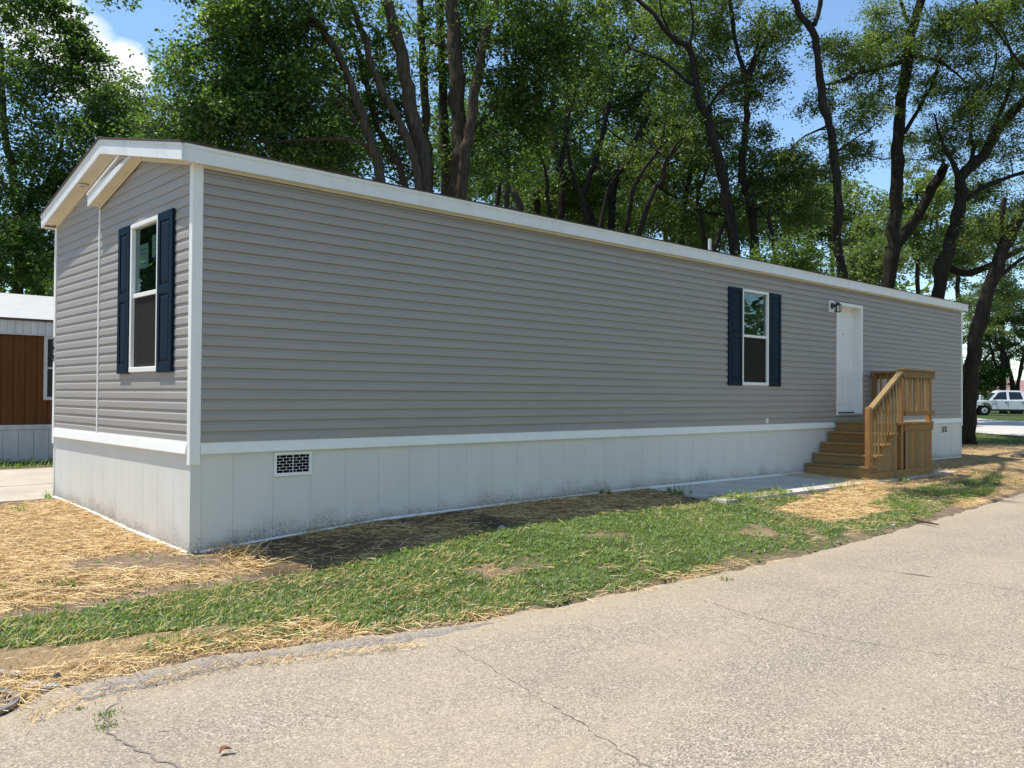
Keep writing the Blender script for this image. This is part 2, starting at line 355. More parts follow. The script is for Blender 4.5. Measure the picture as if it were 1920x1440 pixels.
def cover(x, y):
    """how much straw and turf lie at a point (0..1 each)"""
    ye = road_edge(x); n = fbm(x, y, 1.3, 3); n2 = fbm(x, y, 3.1, 11)
    jit = (n-.5)*.55; n3 = fbm(x, y, 4.2, 61)
    straw = np.zeros_like(x); turf = np.zeros_like(x)
    # along the wall, and round the near corner
    near = (y < .4) | (x < .1)
    front = (y > -1.02-jit*.6) & (y <= 0) & (x > -.2) & (x < 6.6)
    straw = np.where(front, np.clip(1.7*n-.3, .15, .75), straw)
    left = (x < .35) & (y > -1.12-jit*.5) & (y < 3.75+jit) ; straw = np.where(left, 1.0, straw)
    g = (y <= -1.0-jit*.5) & (y > ye+.03+jit*.3) & (x < 8.6-jit*2)
    lowlim = np.interp(x, [-6, -2, -1, 0, 1], [-1.3, -1.55, -1.85, -2.3, -9]); g2 = g & (y < lowlim+jit*.5); g = g & ~g2
    turf = np.where(g, 1.0, turf); straw = np.where(g2, .45+.75*n2, straw); turf = np.where(g2, np.clip((n-.5)*3, 0, .6), turf)
    rs = inpoly(x+jit*.6, y+jit*.5, [(7.1, -1.75), (9.9, -1.25), (11.2, -1.45), (10.3, -2.35), (8.6, -3.05), (7.5, -2.95), (6.9, -2.6)])
    straw = np.where(rs, 1.0, straw); turf = np.where(rs, .06, turf)
    strip = (y < -2.62-jit*.4) & (y > ye+.12) & (x > 6.5) & (x < 9.2); turf = np.where(strip, 1., turf); straw = np.where(strip, .1, straw)
    gr = inpoly(x+jit, y+jit*.6, [(9.0, -2.2), (10.7, -1.9), (13.2, -1.85), (15.2, -2.1), (12.5, -2.75), (8.7, -3.0)]); turf = np.where(gr, 1., turf); straw = np.where(gr, .15, straw)
    far = (x > 10.3) & (y > ye+.1) & (x < 25.5) & (~gr) & (y < 4) ; straw = np.where(far, np.maximum(straw, .95), straw)
    turf = np.where(far & (n2 > .62), .35, turf)
    beyond = (x >= 25.5) | (y > 9.2); turf = np.where(beyond, 1.0, turf); straw = np.where(beyond, 0, straw)
    turf = np.where(x < 25, turf*np.clip(1.15-np.clip((fbm(x, y, 1.5, 91)-.52)*3.2, 0, .75), 0, 1), turf)
    for bx, by, ax, ay in BARE:
        k = np.clip(blob(x, y, bx, by, ax*1.9, ay*2.2)*.75+(n3-.60)*4., 0, 1)*np.clip(2*blob(x, y, bx, by, ax*2, ay*2.4), 0, 1); turf = turf*np.clip(1-k, .03, 1); straw = np.maximum(straw, .35*k)
    for bx, by, ax, ay in DIRTS:
        k = blob(x, y, bx, by, ax, ay)*(.4+n2*1.2); straw = straw*np.clip(1-k*1.6, .03, 1)
    edge = np.clip((y-ye)/.35, 0, 1); turf = turf*np.clip(.12+1.3*edge+(n3-.5)*1.2, 0, 1); straw = np.maximum(straw, np.where((y > ye-.02) & (y < ye+.22) & (x < 4.5), np.clip(1.3*n2-.3-.08*np.maximum(x, 0), 0, .6), 0))
    south = y < -9.2; turf = np.where(south, 1., turf); road = (y < ye) & ~south; straw = np.where(road, 0, straw); turf = np.where(road, 0, turf)
    return np.clip(straw, 0, 1), np.clip(turf, 0, 1)
# ================================================================== the setting
def slab_z(x, y): return np.interp(x, [6.4, 11.2, 15], [.155, .125, .10])+.045*np.minimum(y, 0)
def in_slab(x, y): return (x > 6.75) & (x < 14.9) & (y > -1.33) & (y < .05)
def axis(a): return np.unique(np.round(np.concatenate(a), 3))
gx = axis([[-1500, -500, -200, -90, -50, -30, -18, -12, -8], np.arange(-6, 16, .12), np.arange(16, 30, .3), np.arange(30, 70, 1.2), [80, 95, 120, 160, 250, 500, 1500]])
gy = axis([[-1500, -500, -200, -90, -50, -30, -20, -14, -10, -7, -5], np.arange(-4, 1.2, .075), np.arange(1.2, 6, .12), np.arange(6, 20, .5), np.arange(20, 50, 2), [60, 80, 120, 200, 500, 1500]])
X, Y = np.meshgrid(gx, gy, indexing='ij'); Z = ground(X, Y)
nearw = np.clip((18-np.hypot(X-4, Y+1))/6, 0, 1)
offroad = np.clip((Y-road_edge(X))/.3, 0, 1)
Z = Z+nearw*offroad*((fbm(X, Y, 2.2, 5)-.5)*.05+(fbm(X, Y, 9, 6)-.5)*.02)*np.where((Y > -.15) & (X > -.1) & (Y < 4.4), .2, 1)
Z = np.where((Y < road_edge(X)+.02) & (Y > -9.4), Z-.05, Z)
Z = np.where(in_slab(X, Y), np.minimum(Z, slab_z(X, Y)-.03), Z)
Z = np.where((Y > 4.1) & (Y < 9.0) & (X < 1.6), Z-.05, Z)
S_, T_ = cover(X.ravel(), Y.ravel())
nx, ny = len(gx), len(gy); I = np.arange(nx*ny).reshape(nx, ny)
gf = np.stack([I[:-1, :-1], I[1:, :-1], I[1:, 1:], I[:-1, 1:]], -1).reshape(-1, 4)
link('ground', np_mesh('ground', np.stack([X, Y, Z], -1).reshape(-1, 3), gf, True, dict(straw=S_, turf=T_, shade_soil=np.where((Y.ravel() < .02) & (Y.ravel() > -1.25) & (X.ravel() > .35) & (X.ravel() < 7), .9, 0.))), 'soil', kind='structure')

def strip(name, mat, xs, e0, e1, zf, parent=None, nrow=2, **k):
    """a paved strip between two edges e0(x) > e1(x) with a small lip at e0"""
    rows = []
    for x in xs:
        a, b = e0(x), e1(x); r = [(x, a+.004, zf(x, a)-.05), (x, a, zf(x, a))]
        if abs(b-a) > 2: r += [(x, a-.12, zf(x, a)), (x, a-.55, zf(x, a))]
        for i in range(1, nrow+1): y = a+(b-a)*i/nrow; r.append((x, y, zf(x, y)))
        rows.append(r)
    n, m = len(rows), len(rows[0]); v = np.array(rows).reshape(-1, 3); J = np.arange(n*m).reshape(n, m)
    f = np.stack([J[:-1, :-1], J[:-1, 1:], J[1:, 1:], J[1:, :-1]], -1).reshape(-1, 4)
    sa = np.zeros((n, m)); sa[:, :2] = 1
    if m > 6: sa[:, 2] = .75; sa[:, 3] = .12
    return link(name, np_mesh(name, v, f, False, dict(sand=sa.ravel()*.999)), mat, parent, **k)
rz_ = lambda x, y: float(ground(x, -30))+.0
rx = np.concatenate([np.linspace(-60, -6, 20), np.arange(-6, 16, .05), np.arange(16, 60, .8)])
jag = lambda x: float(road_edge(x))+(float(fbm(np.array([x]), np.array([.3]), 5., 21)[0])-.5)*.16+(float(vnoise(np.array([x]), np.array([.7]), 22., 5)[0])-.5)*.05
road = strip('road', 'road', rx, jag, lambda x: -9.3-.02*max(0, x), rz_, kind='structure', nrow=6)
strip('old_asphalt_edge', 'oldroad', np.arange(-1.75, .95, .03), lambda x: float(road_edge(x))-.03+(float(vnoise(np.array([x]), np.array([.2]), 9., 8)[0])-.5)*.10,
      lambda x: float(road_edge(x))-.27-(float(fbm(np.array([x]), np.array([.9]), 3., 9)[0])-.5)*.30+.10*max(0, x), lambda x, y: rz_(x, y)+.0015, road, nrow=2)
def ribbon(name, mat, pts, w, parent, lift=.004):
    P_ = [Vector((x, y, 0)) for x, y in pts]; out = []
    for a, b in zip(P_[:-1], P_[1:]):
        n = max(2, int((b-a).length/.035))
        out += [a.lerp(b, i/n) for i in range(n)]
    out.append(P_[-1]); v = []; 
    for i, p in enumerate(out):
        d = (out[min(i+1, len(out)-1)]-out[max(i-1, 0)]).normalized(); s = Vector((-d.y, d.x, 0))
        q = p+s*((random.random()-.5)*.03); ww = w*(.35+random.random()*.9)*(1 if .05 < i/len(out) < .95 else .3)
        z = rz_(q.x, q.y)+lift
        v += [(q.x+s.x*ww/2, q.y+s.y*ww/2, z), (q.x-s.x*ww/2, q.y-s.y*ww/2, z)]
    f = [(2*i, 2*i+1, 2*i+3, 2*i+2) for i in range(len(out)-1)]
    return link(name, np_mesh(name, v, f), mat, parent)
CRACKS = [[(-1.6, -2.98), (-1.74, -3.14), (-1.81, -3.42), (-1.78, -3.74), (-1.72, -4.02), (-1.66, -4.4)], [(.37, -3.3), (.28, -3.76), (.19, -4.15), (.09, -4.48), (.01, -4.82), (-.1, -5.17), (-.21, -5.6)],
          [(2.7, -3.6), (2.66, -3.83), (2.5, -4.45), (2.43, -4.86), (2.46, -5.12), (2.61, -5.69), (2.66, -6.4)], [(4.98, -3.7), (4.99, -4.38), (5.04, -4.65), (5.02, -5.02), (5.0, -5.9)], [(3.6, -3.6), (3.7, -4.1), (3.62, -4.5)]]
for c, w_ in zip(CRACKS, (.015, .006, .006, .007, .004)): ribbon('crack', 'crack', c, w_, road)
ribbon('clay_patch', 'redclay', [(4.99, -4.36), (5.0, -4.48), (5.03, -4.64)], .035, road, .006)
# concrete entry slab
sx = np.concatenate([[6.745], np.linspace(6.75, 14.9, 29)]); sv = []; 
for x in sx:
    for y in (-1.33, -1.32, -.7, .04): sv.append((x, y, float(slab_z(x, y))-(.12 if y == -1.33 or x < 6.75 else 0)))
J = np.arange(len(sv)).reshape(30, 4); sf = np.stack([J[:-1, :-1], J[1:, :-1], J[1:, 1:], J[:-1, 1:]], -1).reshape(-1, 4)
link('entry_slab', np_mesh('entry_slab', sv, sf), 'concrete', kind='structure')
# driveway behind the corner, in two pours with a joint
for a, b in ((4.15, 6.0), (6.03, 8.9)):
    dx = np.linspace(-9, 1.5, 24); dv = [(x, y, gz(x, y)+.005-(.1 if k == 0 else 0)) for x in dx for k, y in enumerate((a, a+.01, (a+b)/2, b))]
    J = np.arange(len(dv)).reshape(24, 4); df = np.stack([J[:-1, :-1], J[1:, :-1], J[1:, 1:], J[:-1, 1:]], -1).reshape(-1, 4)
    link('driveway', np_mesh('driveway', dv, df), 'drive', kind='structure')
# the cross street beyond the far end
q = [(27.5, -3.5), (30.5, 1.6), (33.2, 4.9), (39, 11), (62, 30), (80, 32), (62, 17), (52, 9.6), (50, -2), (50, -15), (27, -15)]
bm = bmesh.new(); f = bm.faces.new([bm.verts.new((x, y, gz(x, y)+.03)) for x, y in q]); bmesh.ops.triangulate(bm, faces=[f])
for _ in range(4):
    bmesh.ops.subdivide_edges(bm, edges=bm.edges[:], cuts=1, use_grid_fill=True)
for v_ in bm.verts: v_.co.z = gz(v_.co.x, v_.co.y)+.035
me = bpy.data.meshes.new('street'); bm.to_mesh(me); bm.free(); link('street', me, 'street', kind='structure')

# ================================================================== the gray home
W_, L_, ZS, ZT = 4.32, 18.82, 1.026, 3.586
SL = .2257; XF = -.16; EO = .10; ZE = 3.60
home = empty('mobile_home', (9.4, 2.16, 0.05), label='long gray vinyl-sided mobile home with white skirting and navy shutters', cat='mobile home')
def slope(y): return ZE+SL*(min(y, W_-y)+EO)
WIN = dict(u0=9.185, u1=10.01, z0=1.685, z1=3.28); GWIN = dict(u0=.785, u1=1.56, z0=1.70, z1=3.255); DOOR = dict(u0=12.465, u1=13.55, z0=1.15, z1=3.325)
def backing(MAP, u0, u1, z0, z1, holes, top=None):
    m = MB(MAP); us = sorted({u0, u1, *[h[k] for h in holes for k in ('u0', 'u1')]}); zs = sorted({z0, z1, *[h[k] for h in holes for k in ('z0', 'z1')]})
    for a, b in zip(us[:-1], us[1:]):
        for c, d in zip(zs[:-1], zs[1:]):
            if not any(a >= h['u0']-1e-6 and b <= h['u1']+1e-6 and c >= h['z0']-1e-6 and d <= h['z1']+1e-6 for h in holes): m.box(a, b, -.06, -.003, c, d)
    if top: m.prism(top, -.06, -.003, 1)
    return m
wall_l = backing(FRONT, .0, L_, .9, ZT+.03, [WIN, DOOR]).build('wall', 'siding', home)
wall_g = backing(GABLE, .02, W_-.02, .9, ZE, [GWIN], [(.02, ZE), (W_-.02, ZE), (W_/2, slope(W_/2)-.03)]).build('wall', 'siding', home)
MB().box(0.01, L_, W_-.06, W_-.001, .2, ZT+.03).build('wall', 'siding', home)
m = MB().box(L_-.06, L_-.001, .07, W_-.07, .2, ZE); m.prism([(.07, ZE), (W_-.07, ZE), (W_/2, slope(W_/2)-.03)], L_-.06, L_-.001, 0); m.build('wall', 'siding', home)
C_ = (ZT-ZS)/25.4
def prof(z0, h=C_, k=1.):
    return [(-.002, z0+.001), (.0075*k, z0), (.0092*k, z0+.003), (.0080*k, z0+h*.575), (.0066*k, z0+h*.62), (.0030*k, z0+h*.69), (.0016*k, z0+h*.76), (.0010, z0+h), (-.002, z0+h)]
def course(MAP, par, a0, a1, z0, h=C_, k=None): return MB(MAP).prism(prof(z0, h, k or (1.9 if MAP is FRONT else 1.05)), a0, a1, 0).build('siding_course', 'siding', par)
def cut(lo, hi, z0, holes):
    seg = [(lo, hi)]
    for h in holes:
        if min(z0+C_, h['z1'])-max(z0, h['z0']) > .5*C_:
            seg = [s for a, b in seg for s in ((a, min(b, h['u0']+.01)), (max(a, h['u1']-.01), b)) if s[1]-s[0] > .02]
    return seg
k = 0
while ZS+k*C_ < ZT-.02:
    z0 = ZS+k*C_; hh = min(C_, ZT-z0)
    jo = sorted(((k//2)*1.37 % 3.6)+j*3.66 for j in range(-1, 6))            # staggered panel laps
    for a, b in cut(.084, L_-.052, z0, [WIN, DOOR]):
        cs = [a]+[q for q in jo if a+.3 < q < b-.3]+[b]
        for c0, c1 in zip(cs[:-1], cs[1:]): course(FRONT, wall_l, c0+(.0006 if c0 > a else 0), c1+(.02 if c1 < b else 0), z0, hh, 2.0+.1*random.random())
    k += 1
TRIM = 2.60; k = 0
while ZS+k*C_ < slope(W_/2)-.05:
    z0 = ZS+k*C_
    lo = lambda o, z: max(.05, (z-ZE)/SL-EO+.03); hi = lambda o, z: min(W_-.05, W_-((z-ZE)/SL-EO)-.03)
    if z0 < ZE-C_:
        for s0, s1 in ((.05, TRIM-.015), (TRIM+.015, W_-.05)):
            for a, b in cut(s0, s1, z0, [GWIN]): course(GABLE, wall_g, a, b, z0)
    else:
        hh = min(C_, slope(W_/2)-.03-z0)
        if hi(0, z0+hh) < lo(0, z0+hh): hh *= .5
        course(GABLE, wall_g, lo, lambda o, z: min(hi(o, z), max(lo(o, z)+.01, TRIM-.015)), z0, hh)
        if hi(0, z0+hh) > TRIM+.05: course(GABLE, wall_g, TRIM+.015, hi, z0, hh)
    k += 1
# trims: joint strip, corner posts, skirt band, soffit moulding
MB(GABLE).box(TRIM-.017, TRIM+.017, .002, .019, .945, 3.60, .004).build('joint_trim', 'white', home)
def post(x0, x1, y0, y1, z0): return MB().box(x0, x1, y0, y1, z0, 3.612, .004).build('corner_post', 'white', home)
post(-.020, .082, -.0205, .055, .82); post(-.0205, .05, W_-.055, W_+.02, .83); post(L_-.05, L_+.02, -.0205, .05, .84)
def band(MAP, a, b):
    p = [(-.003, ZS+.012), (.012, ZS+.012), (.014, ZS-.006), (.020, ZS-.010), (.034, ZS-.098), (.034, ZS-.105), (-.003, ZS-.105)]
    return MB(MAP).prism(p, a, b, 0).build('skirt_band', 'white', home)
for i in range(6): band(FRONT, .083+i*3.115+(0 if i else 0), min(.083+(i+1)*3.115-.002, L_-.052))
band(GABLE, .057, 1.30); band(GABLE, 1.302, W_-.056)
MB(FRONT).box(.083, L_-.052, .001, .022, ZT-.004, ZT+.026, .004).build('soffit_moulding', 'cream', home)
# skirting
skirt = MB().box(.03, L_-.03, .045, .06, .05, .92).build('skirting', 'dark', home)
MB().box(.045, .06, .06, W_-.03, .0, .92).build('skirting', 'dark', home)
def panel(MAP, u0, u1, par, gfun, top=.935):
    g0, g1 = gfun(u0)-.02, gfun(u1)-.02; v = []; n = 6; e = .006
    us = [u0+.0008, u0+.0016, u0+.003, u1-.0165, u1-.015, u1-.0135, u1-.0016, u1-.0008]; os_ = [-.010, -.003, -.002, -.002, -.0032, -.002, -.002, -.010]
    zs = [0, .25, .5, 1]
    for u, o in zip(us, os_):
        t = (u-u0)/(u1-u0); b = g0+(g1-g0)*t
        v += [(u, o, b+(top-b)*s) for s in zs]
    f = [(i*4+j, i*4+4+j, i*4+5+j, i*4+1+j) for i in range(len(us)-1) for j in range(3)]
    w3 = [MAP(*p) for p in v]; hts = [p[2]-(g0+g1)/2-.02 for p in v]
    return link('skirt_panel', np_mesh('skirt_panel', w3, f if MAP is FRONT else [tuple(reversed(q)) for q in f], False, dict(height_above_soil=hts)), 'skirt', par)
u = .0
while u < L_-.05:
    panel(FRONT, max(u, .012), min(u+.414, L_-.01), skirt, lambda x: gz(x, -.02)); u += .414
u = .0
while u < W_-.05:
    panel(GABLE, max(u, .012), min(u+.40, W_-.01), skirt, lambda y: gz(-.02, y)); u += .40
panel(lambda u, o, z: (L_+o-.0, u, z), 0.012, W_-.01, skirt, lambda y: gz(L_, y))
def spost(x0, x1, y0, y1):
    c = MB().box(x0, x1, y0, y1, gz(x0, y0)-.05, .86, .004); me = c.mesh('skirt_corner')
    a = me.attributes.new('height_above_soil', 'FLOAT', 'POINT'); a.data.foreach_set('value', np.array([v.co.z-gz(x0, y0) for v in me.vertices], np.float32))
    return link('skirt_corner', me, 'skirt', home)
spost(-.006, .10, -.006, .05); spost(-.006, .05, W_-.06, W_+.004); spost(L_-.05, L_+.006, -.006, .05)
def track(MAP, a, b, gfun, n):
    for i in range(n):
        p, q_ = a+(b-a)*i/n, a+(b-a)*(i+1)/n-.004; m = MB(MAP); vs = []
        for u in (p, q_):
            g = gfun(u); vs += [(u, .020, g-.05), (u, .020, g+.012), (u, .004, g+.022), (u, -.01, g+.022), (u, -.01, g-.05)]
        m.add(vs, [(i_, (i_+1) % 5, 5+(i_+1) % 5, 5+i_) for i_ in range(5)]+[(4, 3, 2, 1, 0), (5, 6, 7, 8, 9)]); m.build('bottom_track', 'white', home)
track(FRONT, .10, L_-.05, lambda x: max(gz(x, -.02), float(slab_z(x, 0))+.0 if 6.75 < x < 14.9 else -9), 9); track(GABLE, .055, W_-.06, lambda y: gz(-.02, y), 3)
# vents
def vent(u0, u1, z0, z1):
    v = MB(FRONT).box(u0, u1, .0, .004, z0, z1).box(u0, u1, .004, .016, z1-.028, z1, .003).box(u0, u1, .004, .016, z0, z0+.032, .003).box(u0, u0+.026, .004, .0155, z0+.03, z1-.026).box(u1-.026, u1, .004, .0155, z0+.03, z1-.026).build('skirt_vent', 'white', home)
    a, b, c, d = u0+.026, u1-.026, z0+.032, z1-.028
    MB(FRONT).box(a, b, .0045, .006, c, d).build('vent_opening', 'dark', v)
    g = MB(FRONT); rows = 6; rh = (d-c)/rows
    for i in range(rows+1): g.box(a, b, .0062, .011, c+i*rh-.0015, c+i*rh+.0015)
    for i in range(rows):
        n = max(3, int((b-a)/.072)); off = .036 if i % 2 else 0
        for j in range(n+1):
            x = a+off+j*.072
            if x < b: g.box(x-.0015, x+.0015, .0062, .0108, c+i*rh, c+(i+1)*rh)
    g.box((a+b)/2-.003, (a+b)/2+.003, .0061, .0115, c, d).build('vent_grille', 'white', v)
vent(.83, 1.243, .667, .906); vent(17.56, 17.93, .67, .873)
# roof, fascia, rakes, soffits
ZR = ZE+.155; PK = W_/2
def roof_side(s):
    y = (lambda t: -EO-.012+t*(PK+EO+.012)) if s < 0 else (lambda t: W_+EO+.012-t*(PK+EO+.012))
    z = lambda t: ZR+.004+SL*t*(PK+EO)-.002
    p = [(y(0), z(0)), (y(1), z(1)), (y(1), z(1)+.022), (y(0), z(0)+.018)]
    return MB().prism(p, XF-.018, L_-XF+.016, 0)
roof = roof_side(-1).build('roof', 'shingle', home)
roof_side(1).build('roof_slope', 'shingle', roof); MB().prism([(PK-.10, ZR+SL*(PK+EO)-.002), (PK, ZR+SL*(PK+EO)+.034), (PK+.10, ZR+SL*(PK+EO)-.002)], XF-.02, L_-XF+.02, 0).build('ridge_cap', 'shingle', roof)
X0, X1 = XF, L_-XF-.01
for i in range(5):
    a = X0+.021+i*(X1-X0)/5 if i else X0+.021; b = X0+(i+1)*(X1-X0)/5-.001+(.02 if i < 4 else 0)
    f = MB().box(a, b, -EO, -EO+.018, ZE, ZR-.028).build('fascia', 'fascia', home)
    MB().prism([(-EO-.007, ZR-.030), (-EO+.018, ZR-.030), (-EO+.018, ZR+.002), (-EO-.011, ZR+.002)], a, b, 0).build('drip_edge', 'fascia', f)
MB().box(X0+.02, X1, -EO+.018, .0, ZE+.006, ZE+.012).build('soffit', 'cream', home)
MB().box(X0+.02, X1, W_, W_+EO-.018, ZE+.006, ZE+.012).build('soffit', 'cream', home); MB().box(X0+.02, X1, W_+EO-.018, W_+EO, ZE, ZR).build('fascia', 'fascia', home)
def rake(y0, z0, y1, z1, h=.16, x0=XF, nm='rake_board', lip=True):
    """gable board whose BOTTOM edge runs (y0,z0)-(y1,z1)"""
    f = MB().prism([(y0, z0), (y1, z1), (y1, z1+h-.032), (y0, z0+h-.032)], x0, x0+.019, 0).build(nm, 'fascia', home)
    if lip: MB().prism([(y0, z0+h-.032), (y1, z1+h-.032), (y1, z1+h-.004), (y0, z0+h-.004)], x0-.008, x0+.019, 0).build('drip_edge', 'fascia', f)
    return f
ZP = ZE+SL*(PK+EO)
rake(-EO, ZE, PK-.001, ZP); rake(W_+EO, ZE, PK+.001, ZP)
rake_f = MB().prism([(-EO, ZE), (PK, ZP), (W_+EO, ZE), (W_+EO, ZR), (PK, ZP+.155), (-EO, ZR)], L_-XF-.02, L_-XF-.001, 0).build('rake_board', 'fascia', home)
def rsoffit(y0, y1, zf, t=.008, x0=XF+.019, dz=.012): return MB().prism([(y0, zf(y0)+dz), (y1, zf(y1)+dz), (y1, zf(y1)+dz+t), (y0, zf(y0)+dz+t)], x0, .0, 0).build('rake_soffit', 'cream', home)
rsoffit(-EO+.02, PK, slope); sf2 = rsoffit(PK, W_+EO-.02, slope)
# moulding under the rake soffits on the wall
for a, b in ((.06, PK), (PK, W_-.06)):
    MB().prism([(a, slope(a)-.028), (b, slope(b)-.028), (b, slope(b)+.012), (a, slope(a)+.012)], -.024, -.001, 0).build('soffit_moulding', 'cream', home)
# the smaller inner gable that shares the near slope
YI0, YI1 = 2.63, 1.265; zi = lambda y: ZE+SL*(YI0-y)
MB().prism([(YI0, zi(YI0)), (YI1, zi(YI1)), (YI1+.0, zi(YI1)+.02), (YI0-.39, zi(YI0-.39)+.125), (YI0, zi(YI0)+.125)], XF+.022, XF+.040, 0).build('rake_board', 'fascia', home)
MB().prism([(YI0, zi(YI0)+.126), (YI1+.30, zi(YI1+.30)+.126), (YI1+.30, zi(YI1+.30)+.150), (YI0, zi(YI0)+.150)], XF+.010, XF+.040, 0).build('drip_edge', 'fascia', home)
MB().prism([(YI0-.005, zi(YI0)+.012), (YI1, zi(YI1)+.012), (YI1, zi(YI1)+.020), (YI0-.005, zi(YI0)+.020)], XF+.041, -.001, 0).build('rake_soffit', 'cream', home)
MB().box(XF+.041, -.012, YI0-.012, YI0, ZE+.013, ZE+.15).build('rake_return', 'cream', home)
MB().prism([(YI0-.04, zi(YI0)-.022), (YI1, zi(YI1)-.026), (YI1, zi(YI1)+.011), (YI0-.04, zi(YI0)+.011)], -.028, -.0245, 0).build('soffit_moulding', 'cream', home)
yl = 3.02; d = MB(); d.cyl((-.078, yl, slope(yl)-.002), .060, .012, 2, 20); sl_ = d.build('soffit_light', 'white', home)
MB().cyl((-.078, yl, slope(yl)-.006), .036, .004, 2, 18).build('lens', 'stone', sl_)
for x, y, z1, r in ((4.72, 1.2, 4.175, .04), (10.05, 1.2, 4.386, .030), (19.0, 1.2, 4.16, .04), (13.5, 1.2, 4.10, .05)):
    x = min(x, 18.6); pz = ZR+SL*(y+EO); p_ = MB().cyl((x, y, pz-.02), r, z1-pz, 2, 14).build('vent_pipe', 'pipe', home); MB().cyl((x, y, pz+.0), r*2.0, .05, 2, 14, r*1.15).build('flashing', 'shingle', p_)
# windows
def window(MAP, h, papers, blind=True):
    u0, u1, z0, z1 = h['u0'], h['u1'], h['z0'], h['z1']; w_ = .046; zm = z0+(z1-z0)*.515
    f = MB(MAP).box(u0, u1, -.06, .030, z1-w_, z1, .005).box(u0, u1, -.06, .032, z0, z0+w_+.006, .005).box(u0, u0+w_, -.06, .029, z0+w_, z1-w_, .004).box(u1-w_, u1, -.06, .029, z0+w_, z1-w_, .004).build('window', 'white', home)
    a, b = u0+w_, u1-w_
    MB(MAP).box(a, b, -.045, .012, zm-.022, zm+.022, .004).build('meeting_rail', 'white', f)
    s = .026
    MB(MAP).box(a, a+s, -.05, -.006, z0+w_+.006, zm-.022, .003).box(b-s, b, -.05, -.006, z0+w_+.006, zm-.022, .003).box(a+s, b-s, -.05, -.006, z0+w_+.006, z0+w_+.036, .003).build('sash', 'white' if MAP is GABLE else 'screen', f)
    for c, d_, o in ((zm+.022, z1-w_, -.012), (z0+w_+.036, zm-.022, -.028)):
        link('pane', MB(MAP).add([(a, o, c), (b, o, c), (b, o, d_), (a, o, d_)], [(0, 1, 2, 3) if MAP is FRONT else (3, 2, 1, 0)]).mesh('pane', False), 'glass', f)
    MB(MAP).box(a+.004, b-.004, -.0055, -.0045, z0+w_+.008, zm-.024).build('insect_screen', 'mesh', f)
    r = MB(MAP); R0, R1, c, d_, D_ = u0-.25, u1+.25, z0-.4, z1+.25, -1.1
    r.add([(R0, -.061, c), (R1, -.061, c), (R1, -.061, d_), (R0, -.061, d_), (R0, D_, c), (R1, D_, c), (R1, D_, d_), (R0, D_, d_)], [(4, 5, 6, 7), (0, 4, 7, 3), (1, 2, 6, 5), (3, 7, 6, 2), (0, 1, 5, 4)])
    r.build('room', 'room', f)
    if blind:
        g = MB(MAP); z = z1-.05
        while z > (z0+.07 if blind == 1 else zm-.02):
            g.add([(a-.02, -.075, z), (b+.02, -.075, z), (b+.02, -.093, z+.010), (a-.02, -.093, z+.010)], [(0, 1, 2, 3)]); z -= .0235
        g.build('blind', 'blind', f, kind='stuff')
    for (pu0, pu1, pz0, pz1) in papers:
        p_ = MB(MAP).box(pu0, pu1, -.019, -.0175, pz0, pz1).build('paper', 'paper', f)
        if pz1-pz0 > .2:
            t = MB(MAP)
            for kk in range(5): t.box(pu0+.03+random.random()*.02, pu1-.03-random.random()*.05, -.0172, -.0168, pz1-.06-kk*.05, pz1-.05-kk*.05)
            t.build('print', 'ink', p_)
    return f
window(FRONT, WIN, [(9.245, 9.345, 2.60, 2.73)]); window(GABLE, GWIN, [(1.17, 1.42, 2.78, 3.03), (.84, 1.07, 2.86, 3.09), (1.37, 1.46, 2.55, 2.68)])
def shutter(MAP, u0, u1, z0, z1, zm):
    f = MB(MAP).box(u0, u1, .010, .026, z0, z1).build('shutter', 'navy', home); s = .062; t = .040
    for a, b, c, d_ in ((u0, u0+s, z0, z1), (u1-s, u1, z0, z1)): MB(MAP).box(a, b, .0262, t, c, d_, .005).build('stile', 'navy', f)
    for c, d_ in ((z0, z0+.10), (zm-.045, zm+.045), (z1-.085, z1)): MB(MAP).box(u0+s+.0005, u1-s-.0005, .0262, t-.001, c, d_, .005).build('rail', 'navy', f)
    for c, d_ in ((z0+.10, zm-.045), (zm+.045, z1-.085)):
        a, b = u0+s+.004, u1-s-.004; c += .004; d_ -= .004; e = .032
        MB(MAP).add([(a, .0265, c), (b, .0265, c), (b, .0265, d_), (a, .0265, d_), (a+e, .0385, c+e), (b-e, .0385, c+e), (b-e, .0385, d_-e), (a+e, .0385, d_-e)], [(0, 1, 5, 4), (1, 2, 6, 5), (2, 3, 7, 6), (3, 0, 4, 7), (4, 5, 6, 7)]).build('raised_panel', 'navy', f)
shutter(FRONT, 8.775, 9.178, 1.675, 3.278, 2.50); shutter(FRONT, 10.017, 10.40, 1.675, 3.278, 2.50)
shutter(GABLE, .405, .778, 1.69, 3.258, 2.50); shutter(GABLE, 1.567, 1.90, 1.69, 3.258, 2.50)
